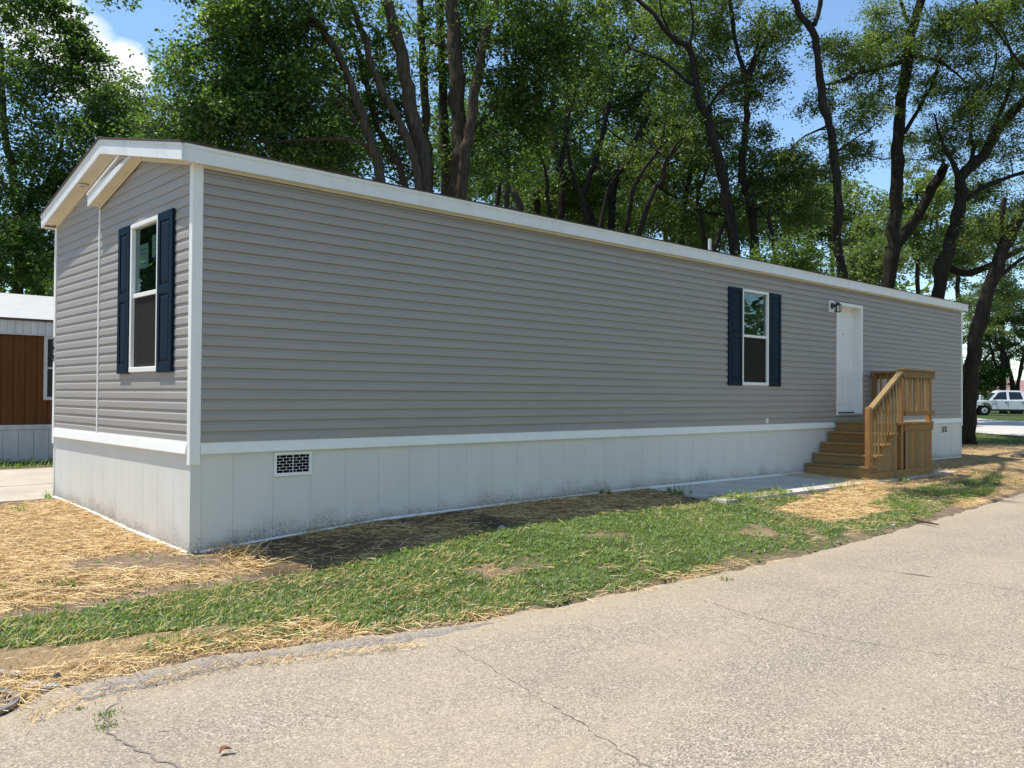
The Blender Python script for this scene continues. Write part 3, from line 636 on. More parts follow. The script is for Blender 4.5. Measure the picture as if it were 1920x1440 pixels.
# entrance
u0, u1, z0, z1 = DOOR['u0'], DOOR['u1'], DOOR['z0'], DOOR['z1']; fwid = .062
dr = MB(FRONT).box(u0+.03, u1-.03, -.170, -.130, z0+.05, z1-.03).build('door', 'door', home)
MB(FRONT).box(u0, u0+fwid, -.05, .026, z0, z1, .006).box(u1-fwid, u1, -.05, .026, z0, z1, .006).box(u0+fwid, u1-fwid, -.05, .0255, z1-fwid, z1, .006).build('door_frame', 'white', home)
MB(FRONT).box(u1-fwid+.001, u1-.02, -.2, -.051, z0, z1-.02).box(u0+.02, u0+fwid-.001, -.2, -.051, z0, z1-.02).box(u0+fwid, u1-fwid, -.2, -.051, z1-fwid+.002, z1-.02).build('door_jamb', 'white', home)
MB(FRONT).box(u0+fwid, u1-fwid, -.2, .045, z0-.005, z0+.035, .006).build('threshold', 'concrete', home); MB(FRONT).box(u0+fwid, u1-fwid, -.129, -.125, z0+.036, z0+.062).build('sweep', 'black', dr)
pw = (u1-u0-2*fwid-.36)/2; a1 = u0+fwid+.115; a2 = a1+pw+.13; hz = z1-z0
for a in (a1, a2):
    for c, d_ in ((z0+.22, z0+.74), (z0+.88, z0+1.52), (z0+1.66, z0+1.96)):
        b = a+pw; e = .03
        MB(FRONT).add([(a, -.1295, c), (b, -.1295, c), (b, -.1295, d_), (a, -.1295, d_), (a+.012, -.120, c+.012), (b-.012, -.120, c+.012), (b-.012, -.120, d_-.012), (a+.012, -.120, d_-.012),
             (a+e, -.1285, c+e), (b-e, -.1285, c+e), (b-e, -.1285, d_-e), (a+e, -.1285, d_-e), (a+e+.03, -.122, c+e+.03), (b-e-.03, -.122, c+e+.03), (b-e-.03, -.122, d_-e-.03), (a+e+.03, -.122, d_-e-.03)],
             [(i+k_, (i+1) % 4+k_, (i+1) % 4+4+k_, i+4+k_) for k_ in (0, 4, 8) for i in range(4)]+[(12, 13, 14, 15)]).build('door_panel', 'door', dr)
MB(FRONT).cyl(((u0+u1)/2, -.129, z0+1.58), .011, .008, 1, 10).build('peephole', 'black', dr)
pl_ = MB(FRONT).box(12.15, 12.345, .009, .032, 3.105, 3.325, .004).build('porch_light', 'white', home)
m = MB(FRONT); m.cyl((12.25, .033, 3.225), .062, .022, 1, 18, .05); m.cyl((12.25, .055, 3.225), .014, .10, 1, 10); m.build('bracket', 'black', pl_)
lc = (12.25, .15); m = MB(FRONT); m.cyl((lc[0], lc[1], 3.240), .060, .040, 2, 12, .018); m.cyl((lc[0], lc[1], 3.28), .010, .022, 2, 8); m.cyl((lc[0], lc[1], 3.229), .068, .012, 2, 6); m.cyl((lc[0], lc[1], 3.095), .060, .012, 2, 6)
for i in range(6):
    t = i*math.pi/3; m.box(lc[0]+.056*math.cos(t)-.005, lc[0]+.056*math.cos(t)+.005, lc[1]+.056*math.sin(t)-.005, lc[1]+.056*math.sin(t)+.005, 3.10, 3.235)
m.build('lantern_cage', 'black', pl_); MB(FRONT).cyl((lc[0], lc[1], 3.10), .032, .12, 2, 12).build('lantern_glass', 'paper', pl_)
ot = MB(FRONT).box(9.93, 10.0, .009, .030, 1.045, 1.125, .004).build('outlet_box', 'white', home); MB(FRONT).box(9.945, 9.985, .0302, .034, 1.06, 1.10).build('cover', 'blind', ot)
for i, ch in enumerate('599'):
    cu = bpy.data.curves.new('digit', 'FONT'); cu.body = ch; cu.size = .135; cu.extrude = .003; cu.align_x = 'CENTER'
    t = bpy.data.objects.new('tmp', cu); COL.objects.link(t); bpy.context.view_layer.update()
    me = bpy.data.meshes.new_from_object(t); bpy.data.objects.remove(t)
    mt = Matrix(((0, 0, -1, -.0245), (-1, 0, 0, W_-.018), (0, 1, 0, 2.10-i*.108), (0, 0, 0, 1))); me.transform(mt); me.materials.clear()
    link('house_number', me, 'black', home)

# ================================================================== wooden entry stairs
st = empty('wooden_stairs', (12.6, -.6, .08), label='treated lumber entry stairs with railed landing below the white door', cat='stairs')
SX = [11.24, 11.53, 11.815, 12.10, 12.39]; SZ = [.306, .49, .675, .862, 1.05]; YW, YF = -.04, -1.19; bz = .085
for i, (x, z) in enumerate(zip(SX, SZ)):
    zb = (SZ[i-1] if i else bz)
    if i < 4:
        xe = SX[i+1]+.03
        for j in range(2): aa = x-.02+j*.158; MB().box(aa, min(aa+.152, xe), YF-.03, YW, z-.038, z, .005).build('tread', 'wood_y', st)
    MB().box(x+.012, x+.048, YF+.01, YW, zb+(.001 if i else .0), z-.039, .003).build('riser', 'wood_y', st)
LX0, LX1 = 12.39, 13.98
n = 11; bw = (LX1-LX0+.04)/n
for i in range(n): MB().box(LX0-.02+i*bw, LX0-.02+(i+1)*bw-.006, YF-.03, YW, 1.012, 1.05, .004).build('deck_board', 'wood_y', st)
MB().box(LX0+.32, LX1+.02, YF-.012, YF+.026, .885, 1.011, .004).build('rim_board', 'wood_x', st); MB().box(LX1-.018, LX1+.02, YF+.03, YW, .885, 1.011, .004).build('rim_board', 'wood_y', st)
# vertical side boards below treads and landing
for i in range(4):
    nb = 3; wb = .29/nb
    for j in range(nb):
        a = SX[i]+.05+j*wb; MB().box(a, a+wb-.004, YF+.012, YF+.030, bz, SZ[i]-.04, .003).build('side_board', 'wood_z', st)
nb = 10; a0 = 12.78; wb = (LX1-a0)/nb
for j in range(nb): MB().box(a0+j*wb, a0+(j+1)*wb-.005, YF+.004, YF+.022, bz, .884, .003).build('side_board', 'wood_z', st)
for j in range(9): MB().box(LX1-.004, LX1+.014, YF+.03+j*.125, YF+.03+(j+1)*.125-.005, bz, .884, .003).build('side_board', 'wood_z', st)
MB().box(SX[0]+.012, LX1+.02, YF-.028, YF+.0035, bz-.02, .195, .004).build('kick_board', 'wood_x', st)
MB().box(LX1+.015, LX1+.045, YF-.028, YW, bz-.02, .19, .004).build('kick_board', 'wood_y', st)
# posts and rails
def pst(x, y, z0, z1, w_=.089, top=True):
    m = MB().box(x-w_/2, x+w_/2, y-w_/2, y+w_/2, z0, z1-.02, .006)
    if top: m.box(x-w_/2+.006, x+w_/2-.006, y-w_/2+.006, y+w_/2-.006, z1-.021, z1, .006)
    return m.build('post', 'post', st)
pst(11.30, YF+.02, SZ[0], 1.335); pst(12.64, YF+.048, .20, 1.985, top=False); pst(LX1-.05, YF+.048, bz, 1.985, top=False); pst(LX1-.05, YW-.05, bz, 1.985, top=False)
MB().box(12.57, LX1+.05, YF-.065, YF+.075, 1.99, 2.028, .005).build('top_rail', 'wood_x', st); MB().box(LX1-.115, LX1+.03, YF+.078, YW, 1.99, 2.028, .005).build('top_rail', 'wood_y', st)
MB().box(12.60, LX1+.035, YF-.036, YF+.002, 1.865, 1.987, .004).build('upper_rail', 'wood_x', st); MB().box(LX1+.0, LX1+.036, YF+.006, YW, 1.865, 1.987, .004).build('upper_rail', 'wood_y', st)
MB().box(12.69, LX1+.035, YF-.036, YF+.002, 1.165, 1.255, .004).build('lower_rail', 'wood_x', st); MB().box(LX1+.0, LX1+.036, YF+.006, YW, 1.165, 1.255, .004).build('lower_rail', 'wood_y', st)
for j in range(9): x = 12.78+j*.135; MB().box(x-.018, x+.018, YF+.004, YF+.038, 1.175, 1.975, .003).build('baluster', 'wood_z', st)
for j in range(7): y = YF+.17+j*.135; MB().box(LX1-.036, LX1-.002, y-.018, y+.018, 1.175, 1.975, .003).build('baluster', 'wood_z', st)
hs = (1.955-1.27)/(12.60-11.34)
def hrail(x0, z0, x1, z1, h, y0, y1): return MB().prism([(x0, z0), (x1, z1), (x1, z1+h), (x0, z0+h)], y0, y1, 1)
hrail(11.345, 1.245, 12.595, 1.245+hs*1.25, .062, YF-.03, YF+.07).build('handrail', 'wood_x', st)
for j in range(9):
    x = 11.43+j*.132; i = max(k_ for k_ in range(5) if SX[k_]-.02 <= x); zt = 1.245+hs*(x-11.345)
    MB().box(x-.018, x+.018, YF+.0, YF+.036, SZ[i], zt+.012, .003).build('baluster', 'wood_z', st)

# ================================================================== the brown home behind
nb_ = empty('mobile_home', (-2, 12.5, .15), label='older brown metal mobile home with white roof behind the driveway', cat='mobile home')
NX0, NX1, NY = -13., 7., 10.5
def ribbed(x0, x1, y, step, dep):
    pts = []; x = x0
    while x < x1-1e-6: pts += [(x, y), (x+step*.62, y), (x+step*.72, y+dep), (x+step*.90, y+dep)]; x += step
    pts += [(x1, y), (x1, y+.08), (x0, y+.08)]; return pts
wl = MB().prism(ribbed(NX0, NX1, NY, .20, .014), .87, 2.60, 2).build('wall', 'brownwall', nb_)
MB().box(NX0, NX1, NY+.081, NY+4, .3, 2.6).build('body', 'brownwall', nb_)
MB().prism(ribbed(NX0-.05, NX1+.05, NY-.05, .13, .012), 2.60, 2.845, 2).build('eave_band', 'neighwhite', nb_)
MB().box(NX0, NX1, NY-.06, NY-.002, 2.575, 2.599).build('band_lip', 'neighwhite', nb_)
MB().box(NX0-.1, NX1+.1, NY-.075, NY-.02, 2.846, 2.885).build('gutter', 'shingle', nb_)
MB().prism([(NY-.06, 2.89), (NY+2.0, 3.55), (NY+4.1, 2.89)], NX0-.1, NX1+.1, 0).build('roof', 'neighroof', nb_)
x = NX0
while x < NX1: MB().box(x, x+.255, NY-.02, NY+.0, .10, .775, .004).build('skirt_panel', 'neighwhite', nb_); x += .26
MB().box(NX0, NX1, NY-.035, NY-.001, .776, .868, .004).build('skirt_band', 'neighwhite', nb_)
nw = MB().box(1.455, 2.60, NY-.03, NY-.001, 1.34, 1.40).box(1.455, 2.6, NY-.03, NY-.001, 2.52, 2.575).box(1.455, 1.515, NY-.03, NY-.001, 1.40, 2.52).box(2.54, 2.6, NY-.03, NY-.001, 1.40, 2.52).box(1.515, 2.54, NY-.025, NY-.001, 1.94, 1.975).build('window', 'neighwhite', nb_)
for c, d_ in ((1.40, 1.94), (1.975, 2.52)): MB().box(1.515, 2.54, NY-.012, NY-.002, c, d_).build('pane', 'carglass', nw)
cur = MB(); cv = []
for i in range(24): cv.append((1.60+.9*i/23+.1*(i % 2)*.0, NY-.014+.0*i, 1.41))
# ================================================================== far right: pickup, posts, building
tr = empty('pickup_truck', (0, 0, 0), label='white crew cab pickup truck parked on grass beyond the street', cat='truck')
TM = {}
def tpart(nm, mb, mat, par=None): o = mb.build(nm, mat, par or tr); return o
# local frame: x forward (front bumper at 0, negative to the rear), y to the left, z up
side = [(-5.8, .55), (-5.8, 1.12), (-3.72, 1.14), (-1.25, 1.16), (-.12, 1.02), (-.02, .90), (-.02, .55), (-.42, .55), (-.48, .80), (-.66, .95), (-.92, 1.0), (-1.18, .95), (-1.36, .80), (-1.42, .50), (-4.15, .50), (-4.22, .80), (-4.4, .95), (-4.66, 1.0), (-4.92, .95), (-5.1, .80), (-5.16, .55)]
tpart('body', MB().prism([(x, z) for x, z in side], -.98, .98, 1), 'truck')
cab = [(-3.72, 1.141), (-3.60, 1.78), (-3.30, 1.90), (-2.05, 1.92), (-1.80, 1.84), (-1.22, 1.162)]
m = MB(); n = len(cab); vs = [(x, s*(.93-.17*max(0, z-1.14)/.78), z) for s in (-1, 1) for x, z in cab]
m.add(vs, [(i, (i+1) % n, n+(i+1) % n, n+i) for i in range(n)]+[tuple(range(n-1, -1, -1)), tuple(range(n, 2*n))]); tpart('cab', m, 'truck')
def sidewin(q):
    m = MB(); yv = lambda z: (.93-.17*max(0, z-1.14)/.78)+.006
    return m.add([(x, yv(z), z) for x, z in q], [tuple(range(len(q)))])
tpart('side_window', sidewin([(-2.42, 1.22), (-1.48, 1.22), (-1.86, 1.72), (-2.02, 1.78), (-2.40, 1.80)]), 'carglass'); tpart('side_window', sidewin([(-3.50, 1.24), (-2.60, 1.22), (-2.56, 1.80), (-3.34, 1.78)]), 'carglass')
m = MB(); m.add([(-1.20+.012, -.84, 1.20), (-1.20+.012, .84, 1.20), (-1.785+.012, .74, 1.80), (-1.785+.012, -.74, 1.80)], [(0, 1, 2, 3)]); tpart('windshield', m, 'carglass')
for wx in (-.92, -4.66):
    for s in (-1, 1):
        w_ = tpart('wheel', MB().cyl((wx, s*.98-(.24 if s > 0 else 0), .39), .39, .24, 1, 24), 'tyre')
        tpart('rim', MB().cyl((wx, s*.985 if s > 0 else s*.985-.0, .39), .21, s*.008, 1, 16, .19), 'chrome', w_); tpart('hub', MB().cyl((wx, s*.995, .39), .07, s*.01, 1, 10), 'black', w_)
tpart('bumper', MB().box(-.12, .10, -.97, .97, .42, .60, .03), 'chrome'); tpart('grille', MB().box(-.03, .012, -.62, .62, .66, .90, .01), 'black')
for s in (-1, 1): tpart('headlight', MB().box(-.06, .014, s*.80-.16, s*.80+.16, .70, .88, .02), 'chrome')
for x in (-2.36, -3.46): tpart('door_handle', MB().box(x-.09, x+.09, .981, 1.0, .99, 1.05, .01), 'black')
tpart('mirror', MB().box(-1.62, -1.48, .95, 1.16, 1.20, 1.36, .03), 'black'); tpart('side_step', MB().box(-3.9, -1.5, -.9, .9, .36, .49), 'black')
for x in (-1.42, -2.50, -3.70): tpart('door_seam', MB().box(x-.008, x+.008, .9805, .9835, .56, 1.12), 'black')
tpart('badge', MB().box(-1.75, -1.45, .9805, .984, .86, .895), 'black')
# place it: heading mostly left across the view, nose turned a little toward us
hd = (Vector((-rr.x, -rr.y, 0))+Vector((fw.x, fw.y, 0))*.32).normalized(); lf = Vector((-hd.y, hd.x, 0)); fwheel = Vector((67.1, 15.5, .235))
tr.matrix_world = Matrix(((hd.x, lf.x, 0, 0), (hd.y, lf.y, 0, 0), (0, 0, 1, 0), (0, 0, 0, 1))); tr.location = fwheel-hd*(-.92)-lf*.98
for i, (x, y) in enumerate(((72.78, 18.41), (73.0, 18.2), (73.32, 17.9))):
    o = MB().box(x-.07, x+.07, y-.07, y+.07, gz(x, y)-.1, 1.80, .02).box(x-.085, x+.085, y-.085, y+.085, 1.74, 1.77, .01).build('marker_post', 'white', None, label=['leftmost thin white post over the pickup hood', 'middle thin white post over the pickup hood', 'thin white post at the pickup windshield'][i], cat='post', group='white posts by the street')
fb = empty('far_building', (118, 29, .2), label='distant low white building with faded red roof behind the pickup', cat='building')
def obox(mb, c, ax, l, wd, z0, z1):
    a = Vector((ax[0], ax[1], 0)).normalized(); b = Vector((-a.y, a.x, 0)); c = Vector(c); vs = []
    for s in (-1, 1):
        for t in (-1, 1):
            for z in (z0, z1): p = c+a*s*l/2+b*t*wd/2; vs.append((p.x, p.y, z))
    return mb.add(vs, [(0, 1, 3, 2), (4, 6, 7, 5), (0, 4, 5, 1), (2, 3, 7, 6), (0, 2, 6, 4), (1, 5, 7, 3)])
obox(MB(), (118, 29, 0), (rr.x, rr.y), 12, 6, .1, 2.3).build('wall', 'farwhite', fb)
a = Vector((rr.x, rr.y, 0)); b = Vector((-a.y, a.x, 0)); c = Vector((118, 29, 0)); vs = [tuple(c+a*s*6.3+b*t*3.4+Vector((0, 0, z))) for s in (-1, 1) for t, z in ((-1, 2.25), (0, 3.9), (1, 2.25))]
MB().add(vs, [(0, 1, 4, 3), (1, 2, 5, 4), (0, 3, 5, 2), (0, 2, 1), (3, 4, 5)]).build('roof', 'pinkroof', fb)
for s in (-4, -1.5, 1.5, 4): p = c+a*s-b*3.03; obox(MB(), p, (rr.x, rr.y), 1.0, .04, 1.0, 2.0).build('window', 'carglass', fb)
# ================================================================== small things on the ground
def rock(name, label, x, y, s, mat, z=None, flat=.6, seed=1, cat='stone', group=None):
    bm = bmesh.new(); bmesh.ops.create_icosphere(bm, subdivisions=3, radius=1); R = random.Random(seed); ph = [R.random()*6 for _ in range(6)]
    for v in bm.verts:
        c = v.co; k = 1+.16*math.sin(3.1*c.x+ph[0])*math.cos(2.3*c.y+ph[1])+.10*math.sin(5*c.z+ph[2]+2*c.x)+.05*math.sin(9*c.y+ph[3])
        v.co = Vector((c.x*k*s[0], c.y*k*s[1], max(-.4, c.z*k)*s[0]*flat))
    bmesh.ops.rotate(bm, verts=bm.verts[:], cent=(0, 0, 0), matrix=Matrix.Rotation(ph[4], 3, 'Z'))
    me = bpy.data.meshes.new(name); bm.to_mesh(me); bm.free(); me.polygons.foreach_set('use_smooth', [True]*len(me.polygons))
    o = link(name, me, mat, None, label=label, cat=cat, group=group); o.location = (x, y, (gz(x, y) if z is None else z)+s[0]*flat*.25); return o
rock('stone', 'flat pale stone beside straw at the lower left edge', -1.93, -2.20, (.036, .026), 'stone', seed=2)
rock('stone', 'round pale pebble nearest the left frame edge in the straw', -1.99, -2.13, (.03, .022), 'stone', seed=3)
rock('stone', 'round dark gray stone in the straw at lower left', -1.77, -2.40, (.028, .024), 'darkstone', seed=4, flat=.85)
rock('stone', 'broken pale concrete chip above the iron drain', -1.90, -2.44, (.055, .03), 'stone', seed=6, flat=.3)
rock('stone', 'flat pale concrete chip right of the iron drain', -1.84, -2.52, (.06, .028), 'stone', seed=7, flat=.25)
rock('stone', 'gray flat stone at the edge of the shaded strip in the grass', 2.95, -1.02, (.08, .045), 'stone', seed=8, flat=.4)
rock('stone', 'small white stone on dirt beside the long dead stick', 7.75, -3.12, (.04, .03), 'stone', seed=9, flat=.5)
rock('dark_stump', 'dark brown lump lying on straw at the far right', 20.3, -.84, (.22, .14), 'darkstone', seed=10, flat=.5, cat='stump')
# storm drain grate, partly outside the frame
dg = empty('drain_grate', (-2.26, -2.60, -.12), label='worn iron drain grate half cut off at the lower left edge', cat='drain')
gz0 = gz(-2.26, -2.60)+.015; gc = (-2.26, -2.60)
def ring(r0, r1, z0, z1, n=40):
    m = MB(); vs = [(gc[0]+r*math.cos(2*math.pi*i/n), gc[1]+r*math.sin(2*math.pi*i/n), z) for r, z in ((r0, z0), (r0, z1), (r1, z1), (r1, z0)) for i in range(n)]
    return m.add(vs, [(k*n+i, k*n+(i+1) % n, ((k+1) % 4)*n+(i+1) % n, ((k+1) % 4)*n+i) for k in range(4) for i in range(n)])
ring(.215, .25, gz0-.05, gz0+.010).build('rim', 'iron', dg); ring(.13, .165, gz0-.03, gz0+.009).build('inner_ring', 'iron', dg)
MB().cyl((gc[0], gc[1], gz0-.06), .25, .05, 2, 40).build('pit', 'dark', dg); MB().cyl((gc[0], gc[1], gz0-.03), .06, .036, 2, 20).build('hub', 'iron', dg)
for i in range(14):
    t = 2*math.pi*i/14+.1; m = MB(); d = Vector((math.cos(t), math.sin(t), 0)); s = Vector((-d.y, d.x, 0)); c = Vector((gc[0], gc[1], 0)); vs = []
    for r, w_ in ((.055, .010), (.22, .017)):
        for sg in (-1, 1):
            for z in (gz0-.03, gz0+.006): p = c+d*r+s*sg*w_; vs.append((p.x, p.y, z))
    m.add(vs, [(0, 1, 3, 2), (4, 6, 7, 5), (0, 4, 5, 1), (2, 3, 7, 6), (0, 2, 6, 4), (1, 5, 7, 3)]).build('spoke', 'iron', dg)
# curled dead leaf on the asphalt
lv = []; lf_ = []; n = 9
for i in range(n):
    t = i/(n-1); w_ = .018*math.sin(math.pi*min(1, t*1.02+.02))*(1+.4*math.sin(9*t))
    for s in (-1, 0, 1): lv.append((-1.53+.075*t, -4.04+s*w_+.012*math.sin(5*t), rz_(0, 0)+.010+.014*abs(s)*math.sin(3*t+.6)+.012*math.sin(2.8*t)))
for i in range(n-1):
    for j in range(2): a = i*3+j; lf_.append((a, a+1, a+4, a+3))
link('dead_leaf', np_mesh('dead_leaf', lv, lf_, True), 'brownleaf', label='curled reddish brown dead leaf lying on the asphalt', cat='leaf')
def tube(pts, rad, n=6):
    """(verts, quads) of a tapered tube through pts"""
    pts = np.asarray(pts, float); rad = np.asarray(rad, float); k = len(pts); d = np.gradient(pts, axis=0); d /= np.linalg.norm(d, axis=1)[:, None]+1e-9
    up = np.tile(np.array([0, 0, 1.]), (k, 1)); up[np.abs(d[:, 2]) > .9] = (1, 0, 0)
    if (np.abs(d[:, 2]) > .6).mean() > .4: up[:] = (1, .13, 0)
    a = np.cross(d, up); a /= np.linalg.norm(a, axis=1)[:, None]+1e-9; b = np.cross(d, a)
    t = np.arange(n)*2*np.pi/n; v = pts[:, None, :]+rad[:, None, None]*(np.cos(t)[None, :, None]*a[:, None, :]+np.sin(t)[None, :, None]*b[:, None, :])
    J = np.arange(k*n).reshape(k, n); f = np.stack([J[:-1], np.roll(J, -1, 1)[:-1], np.roll(J, -1, 1)[1:], J[1:]], -1).reshape(-1, 4)
    return v.reshape(-1, 3), f
sp = np.array([(8.36, -3.10, 0), (8.30, -3.22, 0), (8.22, -3.36, 0), (8.14, -3.52, 0)]); sp[:, 2] = [gz(x, max(y, -3.2))+.03 for x, y, _ in sp]
v, f = tube(sp, [.012, .018, .016, .008], 7); link('dead_stick', np_mesh('dead_stick', v, f, True), 'stick', label='dark dead stick lying where the grass meets the road', cat='stick')

# ================================================================== straw, turf, weeds
def surf(x, y):
    z = ground(x, y); nearw = np.clip((18-np.hypot(x-4, y+1))/6, 0, 1); offr = np.clip((y-road_edge(x))/.3, 0, 1)
    z = z+nearw*offr*((fbm(x, y, 2.2, 5)-.5)*.05+(fbm(x, y, 9, 6)-.5)*.02)*np.where((y > -.15) & (x > -.1) & (y < 4.4), .2, 1)
    z = np.where(in_slab(x, y), slab_z(x, y), z)
    return np.where(y < road_edge(x)+.02, ground(x, np.full_like(x, -30.)), z)
def scatter(boxes, idx):
    xs = []; ys = []
    for x0, x1, y0, y1, dens in boxes:
        n = int((x1-x0)*(y1-y0)*dens); x = rng.uniform(x0, x1, n); y = rng.uniform(y0, y1, n); c = cover(x, y)[idx]
        if idx == 1: c = c*np.clip(-.05+1.75*fbm(x, y, 2.6, 31), 0, 1)
        k = rng.random(n) < c; xs.append(x[k]); ys.append(y[k])
    return np.concatenate(xs), np.concatenate(ys)
def blades(name, x, y, z, L, Wd, lean, az, mat, tint, curve=.5, segs=2, **k):
    """thin bent ribbons; lean 0 = upright, 1 = flat"""
    n = len(x); dx = np.cos(az); dy = np.sin(az); px, py = -dy, dx; rows = []
    for s in range(segs+1):
        t = s/segs; ang = np.clip(lean*(1+curve*(t-.5)), -.2, 1.08)*np.pi/2
        if s == 0: cx, cy, cz = x.copy(), y.copy(), z.copy()
        else: cx = cx+dx*np.sin(ang)*L/segs; cy = cy+dy*np.sin(ang)*L/segs; cz = cz+np.cos(ang)*L/segs
        w = Wd*(1-.75*t**1.5 if mat != 'straw' else 1)*.5
        rows.append(np.stack([np.stack([cx-px*w, cy-py*w, cz], -1), np.stack([cx+px*w, cy+py*w, cz+(.002 if mat == 'straw' else 0)], -1)], 1))
    v = np.concatenate(rows, 1).reshape(-1, 3); m = 2*(segs+1); b = (np.arange(n)*m)[:, None]
    f = np.concatenate([b+np.array([[2*s, 2*s+1, 2*s+3, 2*s+2]]) for s in range(segs)], 1).reshape(-1, 4)
    return link(name, np_mesh(name, v, f, False, dict(tint=np.repeat(tint, m))), mat, **k)
sx_, sy_ = scatter([(-2.5, .4, -1.3, .9, 2100), (-2.2, .3, .9, 3.9, 1000), (.3, 6.7, -1.3, 0, 1500), (6.6, 11.3, -3.1, -1.2, 1500), (10.5, 16, -3.1, 0, 500), (16, 25.5, -3.2, 3.5, 170), (-2.6, 4.5, -3.4, -2.2, 1700)], 0)
n1 = 30000; tx = rng.uniform(-2.2, 8.5, n1); ty = rng.uniform(-3.1, -1.0, n1); kk = rng.random(n1) < np.clip(1.6*fbm(tx, ty, 1.7, 77)-.62+np.where(tx < 1.2, .42, 0)+np.where(tx < 1.5, .7, .2)*np.clip(1-(ty-road_edge(tx))/.4, 0, 1), 0, 1); ok = kk & (ty > road_edge(tx)-.02)
tx, ty = tx[ok], ty[ok]; n2 = 700; ux = rng.uniform(-2.1, 0.2, n2); uy = road_edge(ux)-.29+rng.normal(0, .05, n2)-.08*np.clip(ux+1, 0, 2)
n3 = 260; vx = rng.uniform(-2.2, 5, n3); vy = road_edge(vx)-np.abs(rng.normal(0, .14, n3))
def straws(name, x, y, lab, up=0.0, size=1.0, wd=1.25):
    n = len(x); Ls = rng.uniform(.05, .17, n)*size; lean = np.clip(rng.normal(.97-up, .08+up*.5, n), .3, 1.04)
    lift = rng.random(n)**2*.030
    return blades(name, x, y, surf(x, y)+.003+lift+Ls*.02, Ls, rng.uniform(.0018, .0034, n)*wd, lean, rng.uniform(0, 2*np.pi, n), 'straw', rng.random(n), .16, 2, label=lab, cat='straw', kind='stuff')
straws('straw', sx_, sy_, 'loose golden straw mulch spread round the gray home')
straws('straw', np.concatenate([tx, ux, vx]), np.concatenate([ty, uy, vy]), 'stray straw stalks caught in the grass and road edge', .20, .46, 1.0)
nm = 260; mx_ = rng.normal(.33, .13, nm); my_ = rng.normal(-.30, .11, nm)
o = straws('straw', mx_, my_, 'small heap of straw against the near corner post', .22); 
gx_, gy_ = scatter([(-2.5, 3, -3.3, -1.0, 6600), (3, 6, -3.4, -1.0, 4800), (6, 9.5, -3.4, -1.0, 2900), (9.5, 15.5, -3.1, -1.6, 1500), (11, 25.5, -3.2, 3, 160), (25.5, 34, -3.5, 9, 160)], 1)
n = len(gx_); shade = fbm(gx_, gy_, 1.1, 51); Lb = rng.uniform(.015, .075, n)*(.6+.8*fbm(gx_, gy_, 1.9, 41))*np.where(gx_ > 9, 1.5, 1)
blades('grass', gx_, gy_, surf(gx_, gy_)-.004, Lb, rng.uniform(.0026, .0048, n)*np.where(gx_ > 9, 1.9, 1), np.clip(rng.normal(.48, .22, n), .02, .98), rng.uniform(0, 2*np.pi, n), 'grass', np.clip(.42*rng.random(n)+.5*shade+np.where(rng.random(n) < .20, .5, 0)-.05, 0, 1), .7, 2, label='short patchy lawn grass between the home and the road', cat='grass', kind='stuff')
# broad lawn weeds: little rosettes of oval leaves
wx, wy = scatter([(-2.5, 3.5, -3.2, -1.05, 520), (3.5, 9.3, -3.3, -1.0, 380), (9.3, 15, -3.0, -1.7, 80)], 1)
ex = np.concatenate([rng.uniform(-1.9, .3, 60), rng.uniform(-2.2, .2, 40)]); ey = np.concatenate([rng.uniform(-1.3, .3, 60), rng.uniform(-1.2, -.9, 40)]); ok = cover(ex, ey)[0] > 0
wx = np.concatenate([wx, ex]); wy = np.concatenate([wy, ey])
def rosettes(name, x, y, per, size, mat, lean, lab, elong=2.0, cat='weeds', kind='stuff', **k):
    n = len(x)*per; X_ = np.repeat(x, per); Y_ = np.repeat(y, per); s = np.repeat(rng.uniform(.6, 1.3, len(x)), per)*size*rng.uniform(.7, 1.2, n)
    az = rng.uniform(0, 2*np.pi, n); ln = np.clip(rng.normal(lean, .18, n), .1, 1.0)*np.pi/2; zb = surf(X_, Y_)-.002
    d = np.stack([np.cos(az)*np.sin(ln), np.sin(az)*np.sin(ln), np.cos(ln)], -1); p = np.stack([-np.sin(az), np.cos(az), np.zeros(n)], -1); nn = np.cross(p, d)
    o_ = np.stack([X_, Y_, zb], -1)+d*(.15*s)[:, None]; L_s = s[:, None]; w_ = (s/elong)[:, None]
    v = np.stack([o_, o_+d*L_s*.35+p*w_*.5+nn*w_*.15, o_+d*L_s*.75+p*w_*.42+nn*w_*.12, o_+d*L_s, o_+d*L_s*.75-p*w_*.42+nn*w_*.12, o_+d*L_s*.35-p*w_*.5+nn*w_*.15], 1).reshape(-1, 3)
    b = (np.arange(n)*6)[:, None]; f = np.concatenate([b+np.array([[0, 1, 2, 3]]), b+np.array([[0, 3, 4, 5]])], 1).reshape(-1, 4)
    return link(name, np_mesh(name, v, f, False, dict(tint=np.repeat(np.clip(rng.normal(.5, .28, n), 0, 1), 6))), mat, None, label=lab, cat=cat, kind=kind, **k)
rosettes('lawn_weeds', wx, wy, 7, .033, 'broadleaf', .62, 'small broad-leaved weeds matted through the lawn grass')
